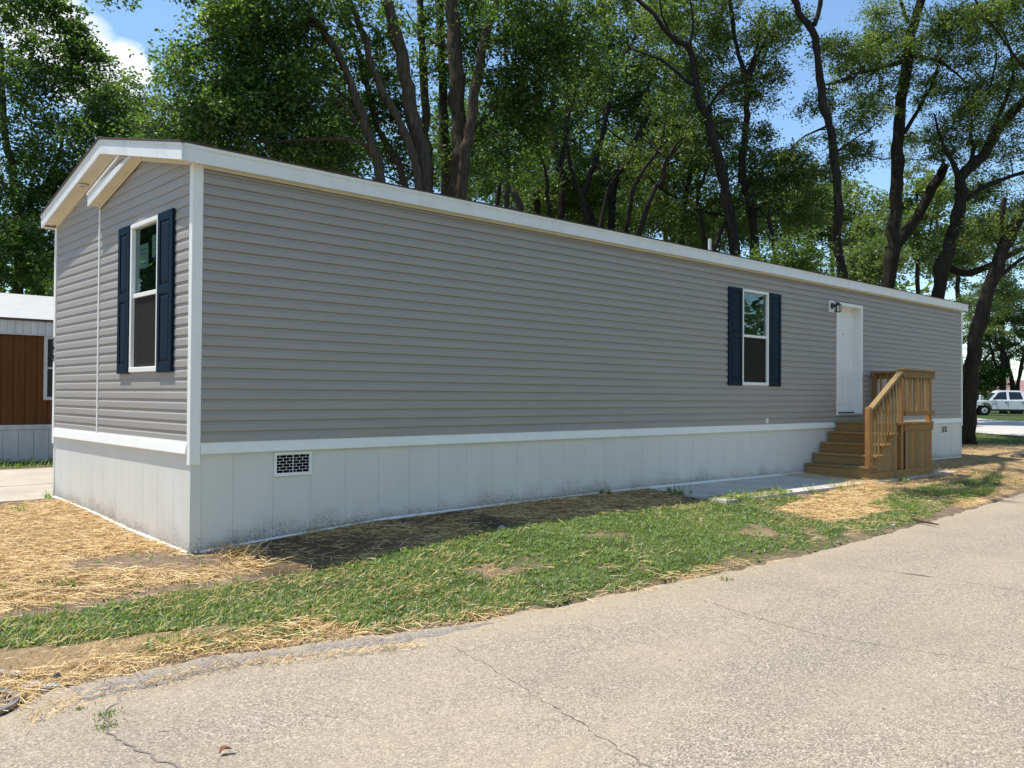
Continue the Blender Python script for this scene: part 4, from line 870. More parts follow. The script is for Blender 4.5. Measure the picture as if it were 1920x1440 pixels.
# individual weed plants
def weed(label, x, y, h, nb, spread, leafy=True):
    a = rng.uniform(0, 2*np.pi, nb); X_ = x+rng.normal(0, spread*.3, nb); Y_ = y+rng.normal(0, spread*.3, nb)
    r_ = empty('weed', (x, y, gz(x, y)), label=label, cat='weed')
    o = blades('leaf_blades', X_, Y_, surf(X_, Y_)-.004, rng.uniform(.5, 1.1, nb)*h, rng.uniform(.006, .011, nb), np.clip(rng.normal(.34, .22, nb), 0, .9), a, 'grass', rng.random(nb)*.7, .8, 3, kind='stuff')
    o.parent = r_; o.matrix_parent_inverse = Matrix.Translation(-Vector(r_.location))
    if leafy:
        q = rosettes('broad_leaves', X_[:6], Y_[:6], 5, h*.32, 'broadleaf', .5, None, 1.8, None, 'stuff'); q.parent = r_; q.matrix_parent_inverse = Matrix.Translation(-Vector(r_.location))
for lab, x, y, h, nb, s, lf__ in (('small leafy weed sprouting against the white skirting mid wall', 5.75, -.10, .14, 14, .12, True), ('leafy weed at the left tip of the concrete slab', 6.75, -.55, .20, 22, .2, True),
    ('tall grassy weed clump along the slab edge left of center', 7.15, -1.36, .24, 60, .35, True), ('spiky grass tuft at the near slab corner', 7.75, -1.42, .22, 46, .4, False), ('bright tuft of grass overhanging the sunlit slab edge', 9.0, -1.38, .16, 40, .3, False),
    ('dark grass tuft overhanging the shaded slab edge', 9.9, -1.36, .17, 60, .45, False), ('wispy weed at the foot of the stairs kick board', 12.3, -1.36, .20, 22, .25, True), ('thin tall seed stalk weed above the slab edge', 8.2, -1.30, .30, 8, .15, False),
    ('green weed tuft at the rear corner of the skirting', -.08, 4.25, .12, 18, .1, True), ('green weed tuft on straw beside the driveway edge', -.62, 3.35, .12, 20, .14, True),
    ('flat green weed in the straw left of the near corner', -1.15, -.45, .08, 24, .14, True), ('low weed tuft on bare soil left of the grass strip', -1.35, -.85, .07, 18, .14, True), ('leafy weed tuft in straw near the left edge', -1.75, -.55, .08, 20, .16, True),
    ('small weed tuft in the asphalt crack near the drain', -1.81, -2.98, .014, 60, .05, False), ('green weed growing at the fork of the asphalt crack', -1.74, -3.16, .016, 200, .13, False), ('lower green weed along the asphalt crack', -1.79, -3.33, .015, 150, .11, False),
    ('dry weed sprig at the road edge right of center', 3.5, -3.42, .05, 30, .14, False), ('small sprig in the asphalt crack at right center', 2.52, -4.38, .02, 14, .06, False),
    ('dark grass clump on the straw at far right', 14.9, -1.9, .16, 70, .5, False), ('green sprout in the far straw beyond the stairs', 17.5, -.9, .16, 26, .25, True)):
    weed(lab, x, y, h, nb, s, lf__)
yucca = weed('spiky green plant against the brown home skirting at left', -.05, 10.0, .55, 26, .2, False)
nx_ = 3000; xx = rng.uniform(-6, 3, nx_); yy = rng.uniform(9.0, 10.45, nx_)
blades('grass', xx, yy, surf(xx, yy), rng.uniform(.05, .16, nx_), np.full(nx_, .012), np.clip(rng.normal(.4, .2, nx_), 0, .9), rng.uniform(0, 6.3, nx_), 'grass', rng.random(nx_)*.6, .7, 2, label='strip of grass below the brown home skirting', cat='grass', kind='stuff')

# ================================================================== trees
TREES=[{"name":"maple_tree","label":"tall bright green maple behind the brown home at the left edge","kind":0,"stems":[[[3.35,20.15,0.09,0.24],[3.34,20.15,1.19,0.186],[3.3,20.16,4.2,0.155],[3.25,20.17,6.05,0.133],[3.09,20.28,7.75,0.112],[2.88,20.44,9.3,0.091],[2.76,20.52,11.61,0.07]]],"limbs":[[[3.25,20.17,6.05,0.077],[3.51,19.91,6.98,0.064],[4.05,19.38,8.23,0.052],[4.15,19.26,9.46,0.039]],[[3.17,20.23,6.98,0.07],[2.58,20.75,8.21,0.05],[2.11,21.16,9.75,0.031]],[[3.51,21.29,5.92,0.064],[4.14,20.69,6.56,0.051],[4.82,20.03,8.02,0.038],[5.03,19.8,10.43,0.024]]],"blobs":[[3.34,20.0,10.54,1.85,2.32,2.6,62,0.7],[4.17,19.27,8.38,1.85,1.85,2.6,60,0.7],[3.3,20.79,6.78,2.05,1.89,2.6,60,0.7],[3.26,18.81,5.43,1.63,1.04,1.6,40,0.7],[4.35,19.05,11.16,0.93,1.08,1.5,16,0.7],[3.91,19.43,12.55,0.25,0.77,0.6,6,0.4],[4.34,19.04,12.17,0.22,0.77,0.6,5,0.4],[4.75,18.66,11.71,0.22,0.7,0.6,6,0.4],[3.42,19.88,12.86,0.77,0.93,1.2,10,0.7],[2.28,20.93,13.77,1.55,2.16,2.6,25,0.7],[5.11,18.37,9.32,0.85,1.39,1.8,20,0.7],[5.42,19.49,7.22,1.13,1.61,2,20,0.7],[4.47,23.13,5.57,2.25,1.04,2,25,0.7],[1.44,21.79,8.97,1.24,3.86,2.5,25,0.7]],"leaf":0.115,"lpc":200,"group":None},
{"name":"ash_tree","label":"hazier olive green tree showing in the gap above the gable peak","kind":1,"stems":[[[9.76,29.05,0.11,0.155],[9.76,29.05,2.8,0.12],[9.76,29.05,10.55,0.1],[9.55,29.23,11.44,0.082],[9.12,29.6,12.77,0.063],[8.95,29.75,13.66,0.045]]],"limbs":[[[9.63,29.15,11.21,0.045],[9.14,29.61,11.88,0.033],[8.39,30.28,12.98,0.022]],[[9.55,29.23,11.44,0.045],[10.19,28.62,12.33,0.033],[10.66,28.16,13.45,0.022]]],"blobs":[[9.11,29.6,13.44,1.11,1.34,2.5,22,0.8],[10.18,28.62,12.78,1.56,2.0,2.5,36,0.8],[9.55,29.23,11.21,2.0,1.34,2.5,26,0.8],[11.17,27.71,12.12,1.34,2.0,2.5,22,0.8]],"leaf":0.16,"lpc":190,"group":None},
{"name":"silver_maple","label":"big multi-stemmed silver maple with boughs hanging left over the roof","kind":0,"stems":[[[9.01,7.99,0.05,0.326],[8.96,8.03,1.65,0.252],[8.81,8.16,6.17,0.21],[8.75,8.21,7.06,0.191],[8.57,8.35,8.05,0.171],[8.37,8.51,9.28,0.151],[8.2,8.65,10.14,0.132],[8.07,8.76,11.13,0.112],[7.98,8.8,13.11,0.093]],[[8.97,7.49,0.05,0.16],[8.85,7.6,1.67,0.124],[8.47,7.93,6.22,0.103],[8.31,8.07,7.19,0.095],[7.94,8.39,8.15,0.087],[7.68,8.62,8.88,0.079],[7.49,8.78,9.72,0.071],[7.26,8.98,10.45,0.063],[6.93,9.26,11.9,0.055]],[[8.22,7.66,0.05,0.184],[8.07,7.78,1.67,0.143],[7.62,8.17,6.24,0.119],[7.48,8.29,6.95,0.107],[7.23,8.51,7.89,0.095],[6.93,8.77,8.96,0.083],[6.57,9.08,9.67,0.071],[6.13,9.49,10.26,0.059],[5.42,10.13,11.44,0.047]],[[10.49,8.87,0.05,0.144],[10.23,9.09,1.79,0.112],[9.43,9.77,6.7,0.093],[9.17,9.99,7.5,0.087],[8.86,10.26,8.3,0.08],[8.71,10.39,9.1,0.073],[8.51,10.55,10.16,0.067],[8.18,10.83,11.36,0.06],[7.97,11.01,12.7,0.053]],[[10.66,9.9,0.05,0.205],[10.6,9.95,1.88,0.158],[10.41,10.07,7.06,0.132],[10.32,10.13,8.31,0.12],[10.27,10.15,9.7,0.108],[10.2,10.19,10.95,0.096],[10.13,10.23,12.62,0.083]]],"limbs":[[[7.2,8.55,7.51,0.047],[6.8,8.54,7.92,0.037],[6.15,8.78,7.89,0.027],[5.5,9.02,7.82,0.017]],[[7.4,8.37,6.98,0.047],[7.0,8.4,7.08,0.04],[6.35,8.66,7.03,0.032],[5.56,9.06,6.88,0.024],[5.03,9.21,6.85,0.017]],[[6.57,9.08,9.67,0.047],[5.69,9.36,9.61,0.037],[4.75,9.7,9.2,0.027],[4.01,9.85,8.69,0.017]],[[6.13,9.49,10.26,0.042],[5.16,9.57,10.21,0.029],[4.15,9.69,10.03,0.017]],[[7.33,8.68,7.96,0.042],[6.51,8.96,8.43,0.035],[5.48,9.44,8.52,0.029],[4.5,9.89,7.93,0.023],[3.79,10.08,7.36,0.017]]],"blobs":[[5.14,10.15,9.45,0.88,0.76,2,26,0.7],[4.52,10.07,7.98,0.8,0.92,2,38,0.7],[5.37,9.95,8.52,1.17,1.06,2,42,0.7],[4.87,9.9,7.1,1.26,0.69,1.8,40,0.7],[4.19,11.08,6.92,0.53,0.53,1.6,16,0.7],[6.31,9.77,7.98,1.09,1.21,2,34,0.7],[6.76,10.06,6.92,1.36,0.62,2,30,0.7],[6.9,9.88,9.76,0.99,0.87,2,30,0.7],[5.69,9.63,10.05,1.29,0.47,2,22,0.7],[3.94,10.57,10.15,0.69,0.16,1.2,4,0.5],[2.81,11.62,10.16,0.4,0.11,1,2,0.45],[8.35,9.88,10.31,1.04,1.04,2,26,0.7],[9.23,10.45,8.83,0.82,1.22,1.5,24,0.7],[8.45,11.2,8.15,0.68,1.09,1.5,20,0.7],[9.94,10.5,7.61,0.83,0.7,1.5,14,0.7],[10.61,9.82,10.96,0.7,1.67,1.5,20,0.7],[6.95,9.78,12.11,3.21,0.99,3,50,0.7],[4.89,10.34,11.92,1.29,1.06,2,14,0.7]],"leaf":0.1,"lpc":210,"group":None},
{"name":"silver_maple","label":"tall forked silver maple standing right of the multi-stemmed one","kind":0,"stems":[[[10.22,8.93,0.05,0.37],[10.25,8.9,1.71,0.287],[10.32,8.8,6.39,0.239],[10.35,8.76,7.35,0.221],[10.31,8.77,8.68,0.202],[10.21,8.83,10.01,0.183],[10.16,8.87,10.94,0.165],[10.08,8.91,12.4,0.146]],[[9.91,8.85,0.05,0.223],[9.98,8.76,1.8,0.173],[10.21,8.49,6.74,0.144],[10.32,8.36,7.93,0.132],[10.42,8.25,8.97,0.121],[10.53,8.13,10.02,0.109],[10.71,7.94,10.94,0.097],[11.03,7.62,12.39,0.085]],[[11.59,10.38,0.06,0.214],[11.53,10.42,1.91,0.166],[11.37,10.54,7.17,0.138],[11.29,10.6,8.47,0.127],[11.24,10.61,10.07,0.116],[11.18,10.64,11.67,0.105],[11.13,10.65,13.41,0.094]]],"limbs":[[[10.73,8.35,10.15,0.04],[11.07,8.04,10.35,0.033],[11.5,7.63,10.82,0.027],[11.93,7.22,11.22,0.02]],[[10.52,8.59,8.02,0.04],[10.99,8.14,8.69,0.03],[11.57,7.59,9.36,0.02]],[[10.53,9.22,10.21,0.041],[10.0,9.7,10.61,0.031],[9.6,10.07,11.29,0.02]]],"blobs":[[11.26,7.85,10.55,0.93,1.06,2,26,0.7],[12.46,8.12,10.0,0.97,1.11,2,22,0.7],[11.86,8.69,9.16,0.97,0.97,2,20,0.7],[12.33,6.86,10.56,0.93,0.93,2,20,0.7],[11.75,10.1,11.67,0.58,1.16,1.5,20,0.7],[13.0,10.37,8.48,0.91,0.91,2,18,0.7],[13.07,8.93,8.78,0.87,0.87,2,16,0.7],[11.88,11.4,8.77,0.61,1.36,1.5,16,0.7],[11.13,7.93,12.67,2.26,1.06,3,40,0.7],[13.2,6.74,10.09,0.54,0.68,1.2,8,0.7]],"leaf":0.1,"lpc":210,"group":None},
{"name":"mulberry_tree","label":"thin dark tree leaning left just right of the forked maple","kind":0,"stems":[[[17.91,12.01,0.06,0.181],[17.59,12.29,2.04,0.14],[16.63,13.15,7.67,0.117],[16.36,13.39,8.46,0.099],[15.99,13.72,9.23,0.081],[15.61,14.06,9.98,0.063],[15.44,14.2,10.83,0.045]],[[16.95,14.32,0.07,0.144],[16.95,14.29,2.14,0.112],[16.95,14.22,8.07,0.093],[16.95,14.18,9.68,0.077],[16.87,14.24,10.79,0.062],[16.96,14.13,11.91,0.046]]],"limbs":[],"blobs":[[16.36,14.71,10.97,0.93,1.11,1.8,22,0.7],[17.88,14.68,9.77,1.15,1.15,2,30,0.7],[17.85,16.09,9.24,1.19,0.79,2,22,0.7]],"leaf":0.1,"lpc":180,"group":None},
{"name":"locust_tree","label":"slim upright tree forking high above the middle of the roof","kind":1,"stems":[[[18.9,13.83,0.07,0.208],[18.93,13.79,2.09,0.161],[19.03,13.65,7.86,0.134],[19.08,13.58,9.34,0.12],[18.9,13.73,10.16,0.105],[18.8,13.78,12.13,0.091],[18.75,13.8,13.42,0.077],[18.42,14.1,14.03,0.062],[17.95,14.53,14.56,0.048]],[[19.82,15.63,0.07,0.189],[19.82,15.63,2.25,0.146],[19.82,15.63,8.47,0.122],[19.9,15.54,9.43,0.102],[20.11,15.33,10.31,0.082],[20.27,15.16,11.33,0.061]]],"limbs":[[[18.75,13.8,13.42,0.067],[19.03,13.52,14.76,0.057],[19.06,13.48,15.72,0.048],[19.07,13.45,16.87,0.038]],[[19.0,13.64,9.78,0.096],[19.16,13.46,11.25,0.081],[19.2,13.4,12.52,0.067],[19.46,13.13,13.94,0.053],[19.21,13.35,14.76,0.038]],[[19.48,13.18,10.93,0.038],[19.96,12.72,11.36,0.029],[20.38,12.32,11.8,0.019]]],"blobs":[[20.22,15.14,15.41,1.63,1.63,2.5,46,0.8],[21.58,15.28,13.11,1.47,1.26,2,28,0.8],[20.68,16.14,11.42,1.47,1.26,2.5,34,0.8],[21.78,15.15,10.16,1.47,1.26,2.5,36,0.8],[21.55,13.88,16.03,1.02,1.02,2,20,0.7],[21.02,15.87,9.32,1.47,0.84,2,26,0.8],[18.9,13.6,17.06,2.3,1.15,3,22,0.8]],"leaf":0.125,"lpc":160,"group":None},
{"name":"elm_tree","label":"slanting dark elm rising rightward behind the roof vent pipe","kind":1,"stems":[[[20.98,11.94,0.06,0.208],[20.71,12.17,2.02,0.161],[19.88,12.87,7.62,0.134],[19.62,13.09,8.5,0.12],[19.85,12.86,9.59,0.105],[20.11,12.59,10.94,0.091],[20.32,12.36,12.66,0.077],[20.54,12.15,13.43,0.062],[20.9,11.79,14.39,0.048]],[[21.15,13.03,0.06,0.229],[21.15,13.03,2.21,0.178],[21.15,13.03,8.34,0.148],[21.28,12.89,9.6,0.129],[21.6,12.58,10.6,0.109],[22.11,12.07,11.91,0.089],[22.04,12.12,12.64,0.069],[22.2,11.95,13.83,0.049]]],"limbs":[[[19.62,13.09,8.5,0.057],[19.41,13.28,8.98,0.043],[19.15,13.51,9.39,0.029]],[[21.6,12.58,10.6,0.059],[22.45,11.76,11.95,0.04],[22.94,11.29,12.65,0.02]],[[20.96,11.81,10.37,0.038],[20.39,12.33,10.94,0.029],[19.82,12.85,11.51,0.019]],[[21.28,12.89,9.6,0.049],[21.9,12.31,9.67,0.04],[22.4,11.84,10.27,0.03]]],"blobs":[[22.47,13.06,14.41,1.22,1.22,2,30,0.8],[22.97,13.99,12.91,1.26,1.26,2,30,0.8],[24.21,12.84,12.5,1.47,1.26,2.5,34,0.8],[23.93,14.49,11.08,1.73,1.08,2.5,40,0.8],[22.41,14.58,8.91,1.68,1.05,2,34,0.8],[23.05,12.49,16.05,1.43,1.22,2.5,34,0.8],[21.28,11.38,17.27,2.3,1.15,3,24,0.8]],"leaf":0.125,"lpc":160,"group":None},
{"name":"locust_tree","label":"crooked dark locust bending left high over the roof","kind":2,"stems":[[[20.57,6.82,0.05,0.259],[20.45,6.92,1.79,0.2],[20.09,7.22,6.74,0.167],[19.8,7.46,8.74,0.152],[19.57,7.64,9.91,0.138],[19.32,7.87,10.69,0.123],[19.18,7.98,11.57,0.109],[19.05,8.09,12.36,0.094],[18.6,8.49,12.79,0.079],[18.1,8.94,13.62,0.065],[17.46,9.53,14.23,0.05]]],"limbs":[[[19.19,7.98,11.24,0.067],[18.9,8.24,11.45,0.056],[18.57,8.54,11.9,0.046],[18.12,8.95,12.18,0.035],[17.67,9.37,12.39,0.025]],[[19.49,7.71,10.46,0.067],[19.68,7.53,10.91,0.053],[19.94,7.27,11.25,0.039],[20.37,6.87,11.42,0.025]],[[19.05,8.09,12.36,0.05],[19.12,8.0,13.24,0.038],[18.98,8.11,14.24,0.025]],[[21.49,8.64,7.61,0.072],[20.83,9.25,7.89,0.057],[20.07,9.94,8.49,0.042],[19.54,10.42,9.13,0.027]],[[20.07,9.94,8.49,0.081],[20.19,9.81,9.45,0.058],[20.57,9.44,10.22,0.036]],[[18.6,8.49,12.79,0.042],[18.38,8.68,13.57,0.033],[18.25,8.79,14.4,0.025]]],"blobs":[[20.12,9.79,13.93,1.43,1.08,2,32,0.7],[21.31,8.69,13.76,1.26,1.26,2,34,0.7],[21.2,8.82,11.97,1.08,0.9,2,22,0.7],[21.23,10.15,12.5,1.11,0.93,2,20,0.7],[21.67,9.79,9.91,1.48,1.11,2.5,38,0.7],[21.88,8.22,10.72,0.9,1.08,2,20,0.7],[21.16,10.3,7.87,1.67,0.93,2.5,42,0.7],[19.34,7.76,15.25,2.34,1.0,3,24,0.7],[23.1,9.87,7.71,1.53,0.96,2,34,0.7],[21.4,11.42,9.22,1.15,1.15,2,22,0.7]],"leaf":0.095,"lpc":200,"group":None},
{"name":"locust_tree","label":"slender locust with a V of twin tops left of the blue gap","kind":2,"stems":[[[21.92,6.92,0.05,0.214],[21.81,7.02,1.83,0.166],[21.48,7.29,6.89,0.138],[21.3,7.44,8.27,0.128],[21.16,7.55,8.72,0.117],[21.23,7.47,9.88,0.106],[21.26,7.42,10.92,0.095],[21.21,7.45,11.84,0.084],[20.97,7.65,12.94,0.074],[20.79,7.79,14.38,0.063],[20.68,7.87,15.76,0.052]],[[22.06,10.92,0.06,0.178],[22.1,10.86,1.89,0.138],[22.23,10.69,7.07,0.115],[22.29,10.61,8.27,0.096],[22.47,10.41,10.0,0.077],[22.5,10.37,10.77,0.057]]],"limbs":[[[21.29,7.39,11.49,0.069],[21.37,7.3,12.18,0.058],[21.73,6.94,13.23,0.046],[22.1,6.58,14.04,0.035]],[[21.21,7.45,11.84,0.052],[21.48,7.18,12.83,0.039],[21.53,7.11,13.87,0.026]],[[21.43,7.32,7.46,0.052],[22.18,6.61,8.16,0.039],[22.69,6.14,8.34,0.026]]],"blobs":[[21.6,7.06,13.35,0.78,1.21,1.8,24,0.7],[22.25,7.84,12.15,0.81,0.9,1.5,16,0.7],[22.23,6.47,13.87,0.48,0.87,1.2,8,0.7],[22.03,6.69,11.97,0.38,0.52,1.2,5,0.5],[22.69,7.49,8.93,1.08,1.08,2,30,0.7],[24.15,7.52,7.89,1.48,1.3,2.5,44,0.7],[23.03,8.52,9.92,0.74,1.11,2,18,0.7],[20.56,6.63,15.43,1.67,1.0,2.5,20,0.7]],"leaf":0.095,"lpc":200,"group":None},
{"name":"cottonwood_tree","label":"bare sinuous dark trunk rising through the blue sky right of centre","kind":2,"stems":[[[22.03,4.11,0.04,0.225],[21.95,4.18,1.43,0.174],[21.68,4.4,5.3,0.145],[21.57,4.49,6.1,0.139],[21.56,4.48,7.23,0.134],[21.47,4.54,8.48,0.129],[21.39,4.6,9.48,0.123],[21.2,4.76,10.42,0.118],[21.06,4.86,11.59,0.113],[20.93,4.96,12.54,0.107],[20.61,5.26,13.17,0.102],[20.45,5.38,14.11,0.096]]],"limbs":[[[20.95,4.94,12.72,0.088],[21.06,4.83,13.17,0.076],[21.16,4.73,14.12,0.064]],[[21.43,4.57,8.82,0.032],[21.87,4.15,9.27,0.024],[22.34,3.71,9.71,0.016]],[[22.28,5.12,10.02,0.042],[21.62,5.75,9.56,0.029],[21.26,6.09,8.92,0.017]],[[22.08,5.28,11.27,0.033],[22.69,4.71,11.44,0.025],[23.05,4.37,11.78,0.017]]],"blobs":[[22.43,4.94,12.52,0.67,0.58,1.2,14,0.6],[23.71,5.12,12.24,0.61,0.61,1.2,10,0.6],[21.63,5.75,8.92,1.17,0.67,1.6,24,0.6],[22.09,5.29,10.6,0.75,0.5,1,10,0.55],[22.96,4.49,10.11,0.75,0.75,1.5,16,0.6],[23.69,5.19,9.38,0.78,0.52,1.5,12,0.6],[21.4,5.95,9.17,0.42,0.42,1.2,5,0.5],[20.84,4.99,15.56,2.09,0.96,3,24,0.7]],"leaf":0.082,"lpc":235,"group":None},
{"name":"honey_locust","label":"upright black-trunked honey locust with wide arching limbs","kind":2,"stems":[[[25.48,5.03,0.04,0.375],[25.54,4.97,1.42,0.29],[25.69,4.78,5.25,0.242],[25.82,4.62,6.86,0.224],[25.85,4.56,8.6,0.206],[25.9,4.48,10.7,0.188],[26.04,4.31,12.58,0.17],[26.13,4.21,13.7,0.152],[26.37,3.96,14.88,0.134],[26.52,3.79,16.32,0.117]]],"limbs":[[[26.07,4.25,14.11,0.063],[25.86,4.43,14.88,0.054],[25.75,4.53,15.59,0.045]],[[26.0,4.35,12.85,0.081],[24.72,4.63,12.32,0.061],[23.48,4.88,11.89,0.043],[22.46,4.93,11.4,0.025]],[[26.03,4.31,13.0,0.072],[26.36,3.55,12.76,0.056],[26.42,3.05,12.34,0.041],[26.42,2.61,11.8,0.026]],[[26.03,4.36,10.41,0.072],[26.37,4.03,11.19,0.06],[26.66,3.74,11.96,0.048],[26.81,3.59,12.66,0.036]],[[26.77,5.11,6.62,0.223],[27.29,4.61,7.55,0.198],[27.64,4.26,8.48,0.173],[28.1,3.81,9.58,0.148]],[[25.88,4.51,9.68,0.027],[25.57,4.8,9.5,0.022],[25.18,5.17,9.67,0.018]],[[26.46,3.85,15.96,0.12],[17.5,3.2,13.2,0.09],[14,2.2,13.8,0.07],[10.5,1.6,14.2,0.05],[8,1.4,14.4,0.03]]],"blobs":[[25.01,4.56,13.59,0.88,0.79,1.6,26,0.7],[24.28,4.59,12.51,1.04,0.61,1.4,18,0.7],[26.56,3.8,13.63,0.9,0.9,1.8,26,0.7],[26.71,3.69,12.2,0.81,0.81,1.5,18,0.6],[25.41,4.91,11.65,0.72,0.72,1.5,14,0.6],[28.39,4.89,10.63,0.96,0.86,1.6,14,0.6],[26.0,4.28,16.13,2.33,1.08,3,30,0.7],[27.22,3.19,13.81,0.9,1.08,1.8,24,0.7],[8.2,1.3,14.4,1.5,0.8,1.0,8,0.6],[10.6,1.4,14.3,1.6,0.8,1.2,10,0.6],[13.2,1.6,14.0,1.8,0.8,1.3,12,0.6],[16.3,2.0,13.6,2.0,0.8,1.5,13,0.6]],"leaf":0.082,"lpc":235,"group":None},
{"name":"honey_locust","label":"leaning honey locust with a broken pale stub near the far end","kind":2,"stems":[[[25.51,3.63,0.04,0.363],[25.6,3.54,1.32,0.281],[25.88,3.24,4.87,0.234],[26.06,3.05,6.01,0.22],[26.29,2.81,7.16,0.206],[26.38,2.71,8.02,0.192],[26.4,2.68,8.7,0.177],[26.86,2.25,9.31,0.163],[27.29,1.83,10.34,0.149],[27.85,1.29,11.15,0.135],[28.72,0.46,12.37,0.121]]],"limbs":[[[26.36,2.72,8.63,0.113],[26.22,2.85,9.04,0.084],[25.91,3.12,9.79,0.055],[25.72,3.28,10.72,0.026]],[[26.52,2.58,7.97,0.087],[26.96,2.17,8.38,0.072],[27.88,1.3,8.85,0.058],[28.64,0.6,9.08,0.043]],[[26.36,2.72,8.54,0.069],[26.68,2.41,9.59,0.058],[26.59,2.48,10.28,0.048],[26.96,2.12,11.32,0.037],[27.19,1.87,12.71,0.026]],[[27.07,3.48,5.92,0.126],[27.62,2.97,5.7,0.114],[28.18,2.44,5.97,0.103],[29.03,1.65,6.53,0.092],[29.81,0.91,7.03,0.081]],[[27.24,1.81,13.4,0.061],[27.3,1.75,14.01,0.048],[27.54,1.51,14.61,0.035]],[[26.86,2.25,9.31,0.069],[27.58,1.52,12.02,0.052],[27.31,1.75,13.4,0.035]]],"blobs":[[25.97,1.64,13.14,1.17,1.0,2,40,0.7],[27.46,1.64,11.84,1.04,1.21,2,44,0.7],[26.58,2.47,11.14,1.04,0.87,1.8,26,0.7],[26.34,2.71,10.1,0.87,0.69,1.5,20,0.7],[28.45,2.11,10.06,1.08,0.81,1.6,26,0.7],[29.16,2.84,8.87,1.11,0.74,1.6,22,0.7],[29.85,2.22,7.95,0.93,0.74,1.5,18,0.7],[28.91,3.11,7.2,0.93,0.83,1.5,18,0.6],[26.43,1.17,14.98,2.0,1.0,3,30,0.7],[27.45,0.28,12.32,0.83,2.5,2,30,0.7]],"leaf":0.082,"lpc":235,"group":None},
{"name":"cottonwood_tree","label":"stout rough-barked leaning tree at the far right corner of the gray home","kind":2,"stems":[[[24.6,2.2,-0.05,0.34],[24.42,1.82,0.3,0.224],[24.44,1.77,1.61,0.216],[24.52,1.67,3.05,0.208],[24.75,1.42,4.5,0.2],[25.02,1.16,5.62,0.192],[25.33,0.85,6.58,0.184],[25.84,0.35,7.87,0.176],[26.58,-0.37,9.48,0.168]]],"limbs":[[[25.02,1.16,5.62,0.096],[25.1,1.07,6.26,0.083],[25.09,1.06,7.06,0.069],[25.12,1.03,7.54,0.056]],[[25.03,1.16,5.14,0.072],[25.35,0.85,5.5,0.056],[25.75,0.47,5.95,0.04]]],"blobs":[[25.53,1.35,6.68,0.65,0.57,1.2,14,0.7],[25.97,0.97,5.21,0.49,0.57,1.2,8,0.5],[30.59,3.5,5.14,0.68,0.97,1.2,12,0.6],[26.48,0.46,6.85,0.65,1.31,2,16,0.7],[20,1.8,15.6,2.5,1.0,2,14,0.6],[24,1.8,15.6,2.5,1.0,2,14,0.6]],"leaf":0.082,"lpc":235,"group":None},
{"name":"elderberry_shrub","label":"dense dark leafy shrub just above the roof left of the sinuous trunk","kind":0,"stems":[[[19.98,4.66,0.04,0.071],[19.91,4.71,1.36,0.055],[19.72,4.87,5.0,0.046],[19.67,4.91,5.47,0.032],[19.74,4.83,5.7,0.019]]],"limbs":[],"blobs":[[19.71,4.86,5.47,1.16,0.46,2.2,36,0.8]],"leaf":0.11,"lpc":240,"group":None},
{"name":"box_elder","label":"pale yellow green box elder between the two rightmost upright trunks","kind":3,"stems":[[[38.08,11.03,0.07,0.161],[38.04,11.06,1.84,0.125],[37.92,11.12,6.85,0.104],[37.81,11.18,9.19,0.073],[37.93,11.05,10.36,0.042]]],"limbs":[],"blobs":[[37.89,11.11,9.19,1.56,2.34,2.2,70,0.8]],"leaf":0.17,"lpc":180,"group":None},
{"name":"willow_tree","label":"soft pale green willow low behind the roof between dark trunks","kind":3,"stems":[[[32.22,8.29,0.05,0.138],[32.16,8.33,1.61,0.107],[31.99,8.46,5.97,0.089],[31.91,8.52,6.97,0.062],[32.02,8.41,7.48,0.036]]],"limbs":[],"blobs":[[31.97,8.46,6.97,1.22,1.0,2.2,50,0.8]],"leaf":0.12,"lpc":240,"group":None},
{"name":"box_elder","label":"sunlit olive tree in the distance behind the sinuous trunk","kind":1,"stems":[[[37.75,13.96,0.08,0.169],[37.75,13.96,2.52,0.131],[37.75,13.96,9.54,0.109],[37.65,14.02,11.44,0.076],[37.77,13.89,12.39,0.044]]],"limbs":[],"blobs":[[37.73,13.95,11.44,2.18,1.9,2.2,60,0.8]],"leaf":0.18,"lpc":180,"group":None},
{"name":"box_elder","label":"distant green tree behind the leaning double trunk","kind":1,"stems":[[[41.75,10.26,0.08,0.169],[41.75,10.26,2.26,0.131],[41.75,10.26,8.48,0.109],[41.64,10.32,10.93,0.076],[41.76,10.19,12.16,0.044]]],"limbs":[],"blobs":[[41.72,10.25,10.93,1.63,2.45,2.2,60,0.8]],"leaf":0.18,"lpc":180,"group":None},
{"name":"ash_tree","label":"distant tree above the far eave end beside the leaning trunk","kind":1,"stems":[[[45.6,9.49,0.09,0.177],[45.55,9.52,2.0,0.137],[45.4,9.62,7.4,0.114],[45.29,9.69,9.39,0.08],[45.42,9.54,10.38,0.046]]],"limbs":[],"blobs":[[45.37,9.61,9.39,1.71,1.99,2.2,50,0.8]],"leaf":0.18,"lpc":180,"group":None},
{"name":"box_elder","label":"dark green thicket tree low behind the roof right of the forked maple","kind":0,"stems":[[[24.08,19.85,0.08,0.149],[24.08,19.85,2.47,0.115],[24.08,19.85,9.33,0.096],[23.99,19.91,10.41,0.068],[24.11,19.8,10.96,0.039]]],"limbs":[],"blobs":[[24.06,19.85,10.42,2.29,1.09,2.2,60,0.8]],"leaf":0.15,"lpc":170,"group":None},
{"name":"box_elder","label":"dark green thicket tree low behind the roof below the slanting elm","kind":0,"stems":[[[27.68,17.87,0.08,0.153],[27.68,17.87,2.38,0.119],[27.68,17.87,8.99,0.099],[27.6,17.93,10.1,0.069],[27.71,17.81,10.66,0.04]]],"limbs":[],"blobs":[[27.67,17.87,10.1,2.47,1.11,2.2,60,0.8]],"leaf":0.15,"lpc":170,"group":None},
